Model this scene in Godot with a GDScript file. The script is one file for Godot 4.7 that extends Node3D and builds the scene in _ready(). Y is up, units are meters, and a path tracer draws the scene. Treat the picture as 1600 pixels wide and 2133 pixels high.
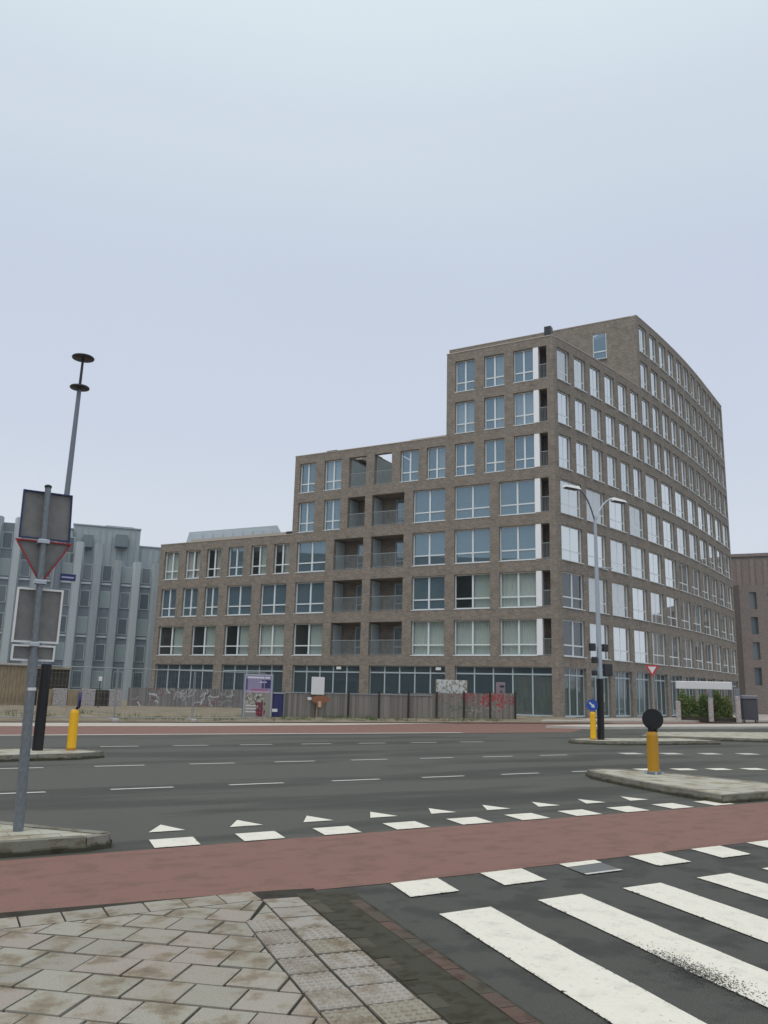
extends Node3D
# World frame: x runs along the main road, -z away across it (v = -z), y up, metres.

var taken := {}
var rng := RandomNumberGenerator.new()
var M := {}

# ---------------------------------------------------------------- helpers
func W(u: float, h: float, v: float) -> Vector3:
	return Vector3(u, h, -v)

func lin(r: float, g: float, b: float, a := 1.0) -> Color:
	return Color(r, g, b, a).linear_to_srgb()

func new_st() -> SurfaceTool:
	var st := SurfaceTool.new()
	st.begin(Mesh.PRIMITIVE_TRIANGLES)
	return st

func vert(st: SurfaceTool, p: Vector3, n: Vector3, uv: Vector2) -> void:
	st.set_normal(n)
	st.set_uv(uv)
	st.add_vertex(p)

func face_uv(p: Vector3, n: Vector3) -> Vector2:
	if absf(n.y) > 0.7:
		return Vector2(p.x, p.z)
	var t := Vector3(n.z, 0, -n.x).normalized()
	return Vector2(p.dot(t), -p.y)

# a quad whose front looks away from `inside`
func quad(st: SurfaceTool, a: Vector3, b: Vector3, c: Vector3, d: Vector3, inside: Vector3) -> void:
	var n := (c - a).cross(d - b)
	if n.length() < 1e-9:
		return
	n = n.normalized()
	var mid := (a + b + c + d) * 0.25
	if n.dot(mid - inside) < 0.0:
		n = -n
	var pts := [a, b, c, d]
	if (c - a).cross(b - a).dot(n) < 0.0:
		pts = [a, d, c, b]
	for k in [0, 1, 2, 0, 2, 3]:
		vert(st, pts[k], n, face_uv(pts[k], n))

# eight corners: four of the lower ring, then the four above them
func hexa(st: SurfaceTool, c: Array) -> void:
	var m := Vector3.ZERO
	for p in c:
		m += p
	m /= 8.0
	quad(st, c[0], c[1], c[2], c[3], m)
	quad(st, c[4], c[5], c[6], c[7], m)
	for k in 4:
		var j := (k + 1) % 4
		quad(st, c[k], c[j], c[j + 4], c[k + 4], m)

func box(st: SurfaceTool, lo: Vector3, hi: Vector3) -> void:
	hexa(st, [lo, Vector3(hi.x, lo.y, lo.z), Vector3(hi.x, lo.y, hi.z), Vector3(lo.x, lo.y, hi.z),
		Vector3(lo.x, hi.y, lo.z), Vector3(hi.x, hi.y, lo.z), hi, Vector3(lo.x, hi.y, hi.z)])

# a box with bevelled vertical and top edges
func bevel_box(st: SurfaceTool, lo: Vector3, hi: Vector3, b: float) -> void:
	var ring := func(i: float, y: float) -> Array:
		return [Vector3(lo.x + i, y, lo.z + b), Vector3(lo.x + b, y, lo.z + i), Vector3(hi.x - b, y, lo.z + i), Vector3(hi.x - i, y, lo.z + b),
			Vector3(hi.x - i, y, hi.z - b), Vector3(hi.x - b, y, hi.z - i), Vector3(lo.x + b, y, hi.z - i), Vector3(lo.x + i, y, hi.z - b)]
	var m := (lo + hi) * 0.5
	var r0: Array = ring.call(0.0, lo.y)
	var r1: Array = ring.call(0.0, hi.y - b)
	var r2: Array = ring.call(b * 0.9, hi.y)
	for k in 8:
		var j := (k + 1) % 8
		quad(st, r0[k], r0[j], r1[j], r1[k], m)
		quad(st, r1[k], r1[j], r2[j], r2[k], m)
	for k in [1, 3, 5]:
		quad(st, r2[0], r2[k], r2[k + 1], r2[(k + 2) % 8], m)

func tube(st: SurfaceTool, a: Vector3, b: Vector3, ra: float, rb: float, n := 12, caps := true) -> void:
	var ax := (b - a).normalized()
	var side := ax.cross(Vector3.UP if absf(ax.y) < 0.9 else Vector3.RIGHT).normalized()
	var other := ax.cross(side).normalized()
	for k in n:
		var t0 := TAU * k / n
		var t1 := TAU * (k + 1) / n
		var d0 := side * cos(t0) + other * sin(t0)
		var d1 := side * cos(t1) + other * sin(t1)
		var p := [a + d0 * ra, a + d1 * ra, b + d1 * rb, b + d0 * rb]
		var nn := [d0, d1, d1, d0]
		var order := [0, 1, 2, 0, 2, 3]
		if (p[2] - p[0]).cross(p[1] - p[0]).dot(d0 + d1) < 0.0:
			order = [0, 2, 1, 0, 3, 2]
		var l := (b - a).length()
		var uvs := [Vector2(t0 * ra, 0), Vector2(t1 * ra, 0), Vector2(t1 * ra, l), Vector2(t0 * ra, l)]
		for i in order:
			vert(st, p[i], nn[i], uvs[i])
		if caps:
			for e in [[a, -ax, ra], [b, ax, rb]]:
				if e[2] > 0.001:
					var q := [e[0], e[0] + d0 * e[2], e[0] + d1 * e[2]]
					if (q[2] - q[0]).cross(q[1] - q[0]).dot(e[1]) < 0.0:
						q = [q[0], q[2], q[1]]
					for i in 3:
						vert(st, q[i], e[1], Vector2(q[i].x, q[i].z))

# a solid of revolution about the vertical through `at`: profile of (radius, height)
func lathe(st: SurfaceTool, at: Vector3, prof: Array, n := 20) -> void:
	for i in prof.size() - 1:
		var a: Vector2 = prof[i]
		var b: Vector2 = prof[i + 1]
		var dir := (b - a).normalized()
		for k in n:
			var t0 := TAU * k / n
			var t1 := TAU * (k + 1) / n
			var p := []
			var nn := []
			for e in [[a, t0], [a, t1], [b, t1], [b, t0]]:
				p.append(at + Vector3(cos(e[1]) * e[0].x, e[0].y, sin(e[1]) * e[0].x))
				nn.append(Vector3(cos(e[1]) * dir.y, -dir.x, sin(e[1]) * dir.y).normalized())
			var order := [0, 1, 2, 0, 2, 3]
			if (p[2] - p[0]).cross(p[1] - p[0]).dot(nn[0] + nn[2]) < 0.0 or (p[3] - p[0]).cross(p[2] - p[0]).dot(nn[0] + nn[2]) < 0.0:
				order = [0, 2, 1, 0, 3, 2]
			for q in order:
				vert(st, p[q], nn[q], Vector2(t0, p[q].y))

# an upright prism over a polygon of (u, v) points
func prism(st: SurfaceTool, poly: PackedVector2Array, y0: float, y1: float, sides := true) -> void:
	var idx := Geometry2D.triangulate_polygon(poly)
	for k in range(0, idx.size(), 3):
		var p := []
		for j in 3:
			p.append(W(poly[idx[k + j]].x, y1, poly[idx[k + j]].y))
		if (p[2] - p[0]).cross(p[1] - p[0]).y < 0.0:
			p = [p[0], p[2], p[1]]
		for j in 3:
			vert(st, p[j], Vector3.UP, Vector2(p[j].x, p[j].z))
	if not sides:
		return
	var area := 0.0
	for k in poly.size():
		area += poly[k].cross(poly[(k + 1) % poly.size()])
	var sgn := 1.0 if area > 0.0 else -1.0
	for k in poly.size():
		var a := poly[k]
		var b := poly[(k + 1) % poly.size()]
		var e := b - a
		var out := Vector2(e.y, -e.x) * sgn
		var mid := W((a.x + b.x) / 2, (y0 + y1) / 2, (a.y + b.y) / 2)
		quad(st, W(a.x, y0, a.y), W(b.x, y0, b.y), W(b.x, y1, b.y), W(a.x, y1, a.y), mid - W(out.x, 0, out.y))

func P2(list: Array) -> PackedVector2Array:
	var o := PackedVector2Array()
	for k in range(0, list.size(), 2):
		o.append(Vector2(list[k], list[k + 1]))
	return o

func obj(called: String, st: SurfaceTool, m: Material, parent: Node = self) -> MeshInstance3D:
	return put(called, st.commit(), m, parent)

func put(called: String, mesh: Mesh, m: Material, parent: Node = self) -> MeshInstance3D:
	var o := MeshInstance3D.new()
	o.name = numbered(called) if parent == self else called
	o.mesh = mesh
	o.material_override = m
	parent.add_child(o, true)
	return o

func numbered(called: String) -> String:
	if not taken.has(called):
		taken[called] = 0
		return called
	taken[called] += 1
	return "%s_%03d" % [called, taken[called]]

func tag(o: Node, label: String, category: String, group := "") -> Node:
	o.set_meta("label", label)
	o.set_meta("category", category)
	if group != "":
		o.set_meta("group", group)
	return o

func thing(called: String, at: Vector3, label: String, category: String, group := "") -> Node3D:
	var o := Node3D.new()
	o.name = numbered(called)
	add_child(o)
	o.position = at
	tag(o, label, category, group)
	return o

func structure(o: Node) -> Node:
	o.set_meta("kind", "structure")
	return o

# ---------------------------------------------------------------- materials
func noise_tex(freq: float, size: int, sd: int, stops: Array, oct := 4, kind := FastNoiseLite.TYPE_SIMPLEX_SMOOTH) -> NoiseTexture2D:
	var n := FastNoiseLite.new()
	n.seed = sd
	n.noise_type = kind
	n.frequency = freq
	n.fractal_octaves = oct
	n.fractal_gain = 0.6
	var g := Gradient.new()
	g.offsets = PackedFloat32Array()
	g.colors = PackedColorArray()
	var offs := PackedFloat32Array()
	var cols := PackedColorArray()
	for s in stops:
		offs.append(s[0])
		cols.append(s[1])
	g.offsets = offs
	g.colors = cols
	var t := NoiseTexture2D.new()
	t.width = size
	t.height = size
	t.seamless = true
	t.noise = n
	t.color_ramp = g
	return t

func bump_tex(freq: float, size: int, sd: int, oct := 3) -> NoiseTexture2D:
	return noise_tex(freq, size, sd, [[0.0, Color.BLACK], [1.0, Color.WHITE]], oct)

func mat(c: Color, rough := 0.8, metal := 0.0) -> StandardMaterial3D:
	var m := StandardMaterial3D.new()
	m.albedo_color = c
	m.roughness = rough
	m.metallic = metal
	return m

# a matter with grain: fine noise as colour, coarse noise multiplied over it, both laid out in world metres
func ground_mat(c: Vector3, fine: Texture2D, fine_m: float, coarse: Texture2D, coarse_scale: Vector3, rough: float, bump: Texture2D = null, bump_cm := 0.4) -> StandardMaterial3D:
	var m := mat(lin(c.x, c.y, c.z), rough)
	m.albedo_texture = fine
	m.uv1_triplanar = true
	m.uv1_world_triplanar = true
	m.uv1_scale = Vector3.ONE / fine_m
	m.detail_enabled = true
	m.detail_albedo = coarse
	m.detail_blend_mode = BaseMaterial3D.BLEND_MODE_MUL
	m.detail_uv_layer = BaseMaterial3D.DETAIL_UV_2
	m.uv2_triplanar = true
	m.uv2_world_triplanar = true
	m.uv2_scale = coarse_scale
	if bump:
		m.heightmap_enabled = true
		m.heightmap_texture = bump
		m.heightmap_scale = bump_cm
	return m

func grey(x: float) -> Color:
	return lin(x, x, x)

func brick_image(base: Vector3, spread: float, sd: int) -> ImageTexture:
	# courses of 6.4 cm, bricks of 21.3 cm, 3.2 m square
	var r := RandomNumberGenerator.new()
	r.seed = sd
	var im := Image.create(480, 500, false, Image.FORMAT_RGB8)
	var mortar := lin(base.x * 0.95, base.y * 0.98, base.z * 1.0)
	im.fill(mortar)
	for row in 50:
		var x0 := 0 if row % 2 == 0 else -16
		for k in 16:
			var f := 1.0 + r.randf_range(-spread, spread)
			var warm := r.randf_range(-0.05, 0.06)
			var c := lin(base.x * f * (1.0 + warm), base.y * f, base.z * f * (1.0 - warm))
			var xx := x0 + k * 32
			im.fill_rect(Rect2i(xx, row * 10, 30, 8), c)
			if xx < 0:
				im.fill_rect(Rect2i(480 + xx, row * 10, 30, 8), c)
	return ImageTexture.create_from_image(im)

func uv_mat(tex: Texture2D, scale: Vector2, rough: float) -> StandardMaterial3D:
	var m := mat(Color.WHITE, rough)
	m.albedo_texture = tex
	m.uv1_scale = Vector3(scale.x, scale.y, 1)
	return m

func glass(c: Color, alpha: float) -> StandardMaterial3D:
	var m := mat(Color(c.r, c.g, c.b, alpha), 0.02)
	m.transparency = BaseMaterial3D.TRANSPARENCY_ALPHA
	m.metallic_specular = 0.7
	m.clearcoat_enabled = true
	m.clearcoat = 1.0
	m.clearcoat_roughness = 0.02
	return m

func make_materials() -> void:
	var grain := noise_tex(0.11, 512, 3, [[0.0, grey(0.35)], [0.35, grey(0.75)], [0.55, grey(1.0)], [0.75, grey(1.3)], [1.0, grey(2.4)]], 3)
	var patches := noise_tex(0.006, 512, 5, [[0.0, grey(0.72)], [0.4, grey(0.9)], [0.6, grey(1.0)], [1.0, grey(1.0)]], 5)
	var streaks := noise_tex(0.008, 512, 6, [[0.0, grey(0.5)], [0.36, grey(0.66)], [0.45, grey(0.84)], [0.5, grey(0.98)], [0.55, grey(1.08)], [0.64, lin(1.3, 1.28, 1.2)], [1.0, lin(1.6, 1.55, 1.45)]], 6)
	var mottle := noise_tex(0.012, 512, 7, [[0.0, grey(0.5)], [0.38, grey(0.74)], [0.46, grey(0.9)], [0.54, grey(1.05)], [0.62, lin(1.25, 1.24, 1.2)], [1.0, lin(1.6, 1.58, 1.5)]], 6)
	var mottle_red := noise_tex(0.012, 512, 9, [[0.0, lin(0.74, 0.76, 0.76)], [0.36, lin(0.9, 0.92, 0.92)], [0.5, lin(1.0, 1.0, 1.0)], [0.64, lin(1.06, 1.1, 1.12)], [1.0, lin(1.25, 1.35, 1.4)]], 6)
	var soft := noise_tex(0.01, 512, 8, [[0.0, grey(0.78)], [0.5, grey(0.93)], [1.0, grey(1.0)]], 4)
	var relief := bump_tex(0.16, 512, 11, 3)
	M.asphalt = ground_mat(Vector3(0.1, 0.1, 0.083), grain, 0.9, streaks, Vector3(0.02, 0.1, 0.11), 0.82, relief, 0.5)
	M.asphalt_dark = ground_mat(Vector3(0.08, 0.079, 0.068), grain, 0.8, mottle, Vector3(0.21, 0.1, 0.24), 0.8, relief, 0.5)
	M.red_asphalt = ground_mat(Vector3(0.262, 0.138, 0.108), grain, 0.85, mottle_red, Vector3(0.3, 0.1, 0.5), 0.85, relief, 0.4)
	var wear := noise_tex(0.05, 512, 21, [[0.0, grey(0.4)], [0.12, grey(0.62)], [0.22, grey(0.95)], [1.0, grey(1.0)]], 5)
	var scuff := noise_tex(0.02, 512, 23, [[0.0, grey(0.8)], [0.3, grey(0.94)], [0.5, grey(1.0)], [1.0, grey(1.0)]], 4)
	M.paint = ground_mat(Vector3(0.8, 0.76, 0.655), wear, 1.4, scuff, Vector3(0.35, 0.3, 0.35), 0.72, relief, 0.25)
	M.paint_worn = ground_mat(Vector3(0.58, 0.57, 0.53), wear, 1.1, scuff, Vector3(0.5, 0.3, 0.8), 0.8, relief, 0.25)
	M.paint_grey = ground_mat(Vector3(0.16, 0.165, 0.16), wear, 0.7, scuff, Vector3(0.9, 0.3, 0.9), 0.8, relief, 0.25)
	var tile_grain := noise_tex(0.13, 256, 31, [[0.0, grey(0.66)], [0.4, grey(0.93)], [0.7, grey(1.0)], [1.0, grey(1.25)]], 3)
	var stain := noise_tex(0.012, 512, 33, [[0.0, lin(0.5, 0.43, 0.35)], [0.26, lin(0.74, 0.67, 0.58)], [0.38, lin(0.92, 0.89, 0.85)], [0.5, lin(1, 1, 1)], [1.0, lin(1.04, 1.04, 1.04)]], 6)
	M.tile = []
	for c in [Vector3(0.36, 0.328, 0.272), Vector3(0.39, 0.355, 0.3), Vector3(0.335, 0.31, 0.26), Vector3(0.37, 0.325, 0.275), Vector3(0.38, 0.36, 0.3), Vector3(0.35, 0.33, 0.272)]:
		M.tile.append(ground_mat(c, tile_grain, 0.5, stain, Vector3(0.45, 0.4, 0.45), 0.88, relief, 0.25))
	M.tactile = []
	for c in [Vector3(0.35, 0.32, 0.28), Vector3(0.39, 0.36, 0.32), Vector3(0.33, 0.3, 0.24)]:
		M.tactile.append(ground_mat(c, tile_grain, 0.5, stain, Vector3(0.6, 0.4, 0.6), 0.9, relief, 0.3))
	M.joint = ground_mat(Vector3(0.055, 0.048, 0.034), tile_grain, 0.3, stain, Vector3(0.6, 0.4, 0.6), 0.95, relief, 0.6)
	M.moss_and_shade = ground_mat(Vector3(0.095, 0.092, 0.062), tile_grain, 0.25, stain, Vector3(0.7, 0.4, 0.9), 0.95, relief, 0.8)  # serves the mossy gutter and the painted shade at the kerb feet
	M.red_brick = []
	for c in [Vector3(0.135, 0.092, 0.072), Vector3(0.115, 0.088, 0.068), Vector3(0.15, 0.093, 0.073), Vector3(0.1, 0.09, 0.064)]:
		M.red_brick.append(ground_mat(c, tile_grain, 0.3, stain, Vector3(0.7, 0.4, 0.9), 0.9, relief, 0.4))
	M.kerb = []
	for c in [Vector3(0.24, 0.235, 0.2), Vector3(0.22, 0.215, 0.175), Vector3(0.27, 0.255, 0.215)]:
		M.kerb.append(ground_mat(c, tile_grain, 0.6, stain, Vector3(0.5, 0.7, 0.5), 0.9, relief, 0.4))
	M.island_top = ground_mat(Vector3(0.5, 0.485, 0.4), tile_grain, 0.6, stain, Vector3(0.25, 0.4, 0.25), 0.92, relief, 0.4)
	M.island_top2 = ground_mat(Vector3(0.46, 0.44, 0.37), tile_grain, 0.6, stain, Vector3(0.25, 0.4, 0.25), 0.92, relief, 0.4)
	M.pale_paving = ground_mat(Vector3(0.58, 0.52, 0.45), tile_grain, 0.7, soft, Vector3(0.1, 0.4, 0.3), 0.92, relief, 0.3)
	M.pale_kerb = ground_mat(Vector3(0.6, 0.56, 0.5), tile_grain, 0.7, soft, Vector3(0.1, 0.4, 0.3), 0.9, relief, 0.3)
	M.sand = ground_mat(Vector3(0.33, 0.275, 0.205), tile_grain, 1.4, noise_tex(0.02, 512, 41, [[0.0, lin(0.45, 0.5, 0.35)], [0.4, lin(0.78, 0.77, 0.7)], [0.6, lin(1, 1, 1)], [1.0, lin(1, 0.98, 0.95)]], 5), Vector3(0.06, 0.1, 0.14), 0.95, relief, 2.0)
	M.far_ground = ground_mat(Vector3(0.2, 0.19, 0.165), tile_grain, 1.4, soft, Vector3(0.03, 0.1, 0.03), 0.95)
	# the apartment building
	M.brick = uv_mat(brick_image(Vector3(0.268, 0.23, 0.19), 0.24, 77), Vector2(1.0 / 3.2, 1.0 / 3.2), 0.9)
	var weather := noise_tex(0.02, 512, 55, [[0.0, grey(0.72)], [0.4, grey(0.88)], [0.52, grey(1.0)], [0.65, lin(1.1, 1.08, 1.06)], [1.0, lin(1.25, 1.2, 1.16)]], 6)
	M.brick.detail_enabled = true
	M.brick.detail_albedo = weather
	M.brick.detail_blend_mode = BaseMaterial3D.BLEND_MODE_MUL
	M.brick.detail_uv_layer = BaseMaterial3D.DETAIL_UV_2
	M.brick.uv2_triplanar = true
	M.brick.uv2_world_triplanar = true
	M.brick.uv2_scale = Vector3(0.16, 0.09, 0.16)
	M.coping = mat(lin(0.5, 0.44, 0.37), 0.6)
	M.roof = mat(lin(0.2, 0.2, 0.2), 0.9)
	M.frame = mat(lin(0.78, 0.83, 0.84), 0.4)
	M.frame_grey = mat(lin(0.46, 0.55, 0.57), 0.45)
	M.white_panel = mat(lin(0.95, 0.96, 0.96), 0.15)
	M.white_panel.metallic_specular = 0.7
	M.pane = glass(lin(0.29, 0.46, 0.56), 0.05)
	M.pane.metallic = 0.5
	M.pane_clear = glass(lin(0.1, 0.16, 0.15), 0.12)
	M.pane_dark = glass(lin(0.1, 0.16, 0.19), 0.45)
	M.pane_bright = []
	for q in [[0.86, 0.82], [0.76, 0.8], [0.62, 0.72]]:
		var gm := glass(lin(q[1] * 0.95, q[1], q[1]), 0.25)
		gm.metallic = q[0]
		M.pane_bright.append(gm)
	M.room = mat(lin(0.2, 0.2, 0.19), 0.9)
	M.room_dark = mat(lin(0.12, 0.12, 0.12), 0.9)
	M.curtain = mat(lin(0.6, 0.7, 0.65), 0.95)
	M.curtain.backlight_enabled = true
	M.curtain.backlight = lin(0.3, 0.34, 0.3)
	M.curtain_grey = mat(lin(0.5, 0.52, 0.5), 0.95)
	M.rail = mat(lin(0.3, 0.34, 0.35), 0.5, 0.3)
	M.olive = uv_mat(noise_tex(0.03, 256, 51, [[0.0, lin(0.1, 0.11, 0.05)], [0.5, lin(0.16, 0.16, 0.08)], [1.0, lin(0.2, 0.18, 0.1)]], 3), Vector2(0.5, 0.1), 0.6)
	M.teal_panel = mat(lin(0.13, 0.24, 0.22), 0.5)
	M.lamp_white = mat(lin(0.8, 0.8, 0.78), 0.5)
	# street furniture
	M.galvanised = uv_mat(noise_tex(0.05, 256, 61, [[0.0, lin(0.15, 0.175, 0.195)], [0.5, lin(0.19, 0.22, 0.24)], [1.0, lin(0.24, 0.27, 0.29)]], 4), Vector2(2, 1), 0.5)
	M.galvanised.metallic = 0.35
	M.sign_back = uv_mat(noise_tex(0.02, 256, 62, [[0.0, lin(0.17, 0.172, 0.17)], [0.5, lin(0.205, 0.206, 0.2)], [1.0, lin(0.23, 0.23, 0.22)]], 5), Vector2(1.2, 1.2), 0.6)
	M.sign_back.metallic = 0.2
	M.navy = mat(lin(0.018, 0.025, 0.12), 0.4)
	M.sign_red = mat(lin(0.33, 0.02, 0.025), 0.4)
	M.sign_white = mat(lin(0.75, 0.75, 0.75), 0.4)
	M.sign_blue = mat(lin(0.02, 0.09, 0.42), 0.35)
	M.black = mat(lin(0.008, 0.008, 0.011), 0.45)
	M.dark_lamp = mat(lin(0.025, 0.025, 0.03), 0.4)
	M.lamp_pole = mat(lin(0.2, 0.225, 0.26), 0.45, 0.3)
	M.pale_pole = mat(lin(0.45, 0.5, 0.56), 0.45, 0.2)
	M.yellow = mat(lin(0.95, 0.52, 0.015), 0.4)
	M.amber = mat(lin(0.46, 0.235, 0.012), 0.5)
	M.wire = mat(lin(0.3, 0.32, 0.33), 0.5, 0.4)
	M.wood_ochre = uv_mat(noise_tex(0.02, 256, 71, [[0.0, lin(0.2, 0.15, 0.09)], [0.5, lin(0.32, 0.25, 0.155)], [1.0, lin(0.38, 0.3, 0.19)]], 5), Vector2(1.5, 0.2), 0.9)
	M.zinc = uv_mat(noise_tex(0.012, 256, 72, [[0.0, lin(0.37, 0.425, 0.445)], [0.5, lin(0.405, 0.46, 0.48)], [1.0, lin(0.44, 0.495, 0.515)]], 4), Vector2(0.4, 0.07), 0.6)
	M.zinc_dark = mat(lin(0.19, 0.235, 0.26), 0.6)
	M.zinc_pale = mat(lin(0.54, 0.6, 0.62), 0.6)
	M.brown_brick = uv_mat(brick_image(Vector3(0.25, 0.205, 0.18), 0.2, 79), Vector2(1.0 / 3.2, 1.0 / 3.2), 0.9)
	M.foliage = [mat(lin(0.1, 0.165, 0.035), 0.7), mat(lin(0.06, 0.1, 0.028), 0.7), mat(lin(0.17, 0.2, 0.055), 0.7)]
	for m in M.foliage:
		m.backlight_enabled = true
		m.backlight = lin(0.1, 0.14, 0.03)
	M.bark = mat(lin(0.09, 0.075, 0.06), 0.9)
	M.concrete = uv_mat(noise_tex(0.03, 256, 81, [[0.0, lin(0.12, 0.11, 0.12)], [0.35, lin(0.4, 0.36, 0.36)], [1.0, lin(0.55, 0.52, 0.5)]], 5), Vector2(0.8, 0.8), 0.9)

func overcast_sky() -> PanoramaSkyMaterial:
	# an even cloud layer: a little brighter low down, dimmest a quarter of the way up, brightest overhead
	var stops := [[-90.0, Color8(120, 118, 112)], [-6.0, Color8(150, 150, 148)], [0.0, Color8(216, 222, 231)], [9.0, Color8(210, 218, 229)], [18.0, Color8(200, 209, 225)], [27.0, Color8(196, 206, 223)], [36.0, Color8(204, 215, 227)], [45.0, Color8(216, 228, 235)], [65.0, Color8(234, 240, 243)], [90.0, Color8(242, 246, 248)]]
	var n := FastNoiseLite.new()
	n.seed = 9
	n.frequency = 1.1
	n.fractal_octaves = 4
	var im := Image.create(512, 256, false, Image.FORMAT_RGBF)
	for y in 256:
		var el := 90.0 - (y + 0.5) / 256.0 * 180.0
		var c := Color.BLACK
		for k in stops.size() - 1:
			if el >= stops[k][0] and el <= stops[k + 1][0]:
				var t: float = (el - stops[k][0]) / (stops[k + 1][0] - stops[k][0])
				t = t * t * (3.0 - 2.0 * t)
				c = stops[k][1].srgb_to_linear().lerp(stops[k + 1][1].srgb_to_linear(), t)
		for x in 512:
			var az := TAU * x / 512.0
			var d := Vector3(cos(az) * cos(deg_to_rad(el)), sin(deg_to_rad(el)) * 2.0, sin(az) * cos(deg_to_rad(el)))
			var f := 1.0 + 0.035 * n.get_noise_3dv(d)
			im.set_pixel(x, y, Color(c.r * f, c.g * f, c.b * (1.0 + (f - 1.0) * 0.6)))
	var sky := PanoramaSkyMaterial.new()
	sky.panorama = ImageTexture.create_from_image(im)
	return sky

# ---------------------------------------------------------------- main
func _ready() -> void:
	rng.seed = 4242
	var cam := Camera3D.new()
	cam.name = "camera"
	cam.fov = 63.16
	cam.near = 0.1
	cam.far = 2000.0
	cam.transform = Transform3D(Basis(Vector3(0.85061, 0.02394, 0.52525), Vector3(-0.13049, 0.97732, 0.16677), Vector3(-0.50935, -0.21039, 0.83445)).orthonormalized(), Vector3(0, 1.6, 0))
	add_child(cam)
	var e := Environment.new()
	e.background_mode = Environment.BG_SKY
	e.sky = Sky.new()
	e.sky.sky_material = overcast_sky()
	e.background_energy_multiplier = 1.0
	e.tonemap_mode = Environment.TONE_MAPPER_LINEAR
	e.tonemap_exposure = 1.04
	e.sdfgi_enabled = true
	e.ssao_enabled = true
	e.ssil_enabled = true
	e.fog_enabled = true
	e.fog_density = 0.0003
	e.fog_light_color = Color8(214, 220, 230)
	var we := WorldEnvironment.new()
	we.name = "environment"
	we.environment = e
	add_child(we)
	var sun := DirectionalLight3D.new()
	sun.name = "sun"
	sun.light_energy = 0.35
	sun.light_color = Color(1.0, 0.98, 0.95)
	sun.light_angular_distance = 40.0
	sun.shadow_enabled = true
	add_child(sun)
	sun.look_at_from_position(Vector3(-30, 60, 12), Vector3.ZERO, Vector3.UP)

	make_materials()
	build_ground()
	build_islands()
	build_corner_pavement()
	build_apartments()
	build_background()
	build_site()
	build_street_furniture()
	build_planting()

# ---------------------------------------------------------------- ground
func flat(called: String, poly: PackedVector2Array, y: float, m: Material, parent: Node = self) -> MeshInstance3D:
	var st := new_st()
	prism(st, poly, y - 0.01, y, false)
	return obj(called, st, m, parent)

func rect(u0: float, u1: float, v0: float, v1: float) -> PackedVector2Array:
	return P2([u0, v0, u1, v0, u1, v1, u0, v1])

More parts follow.
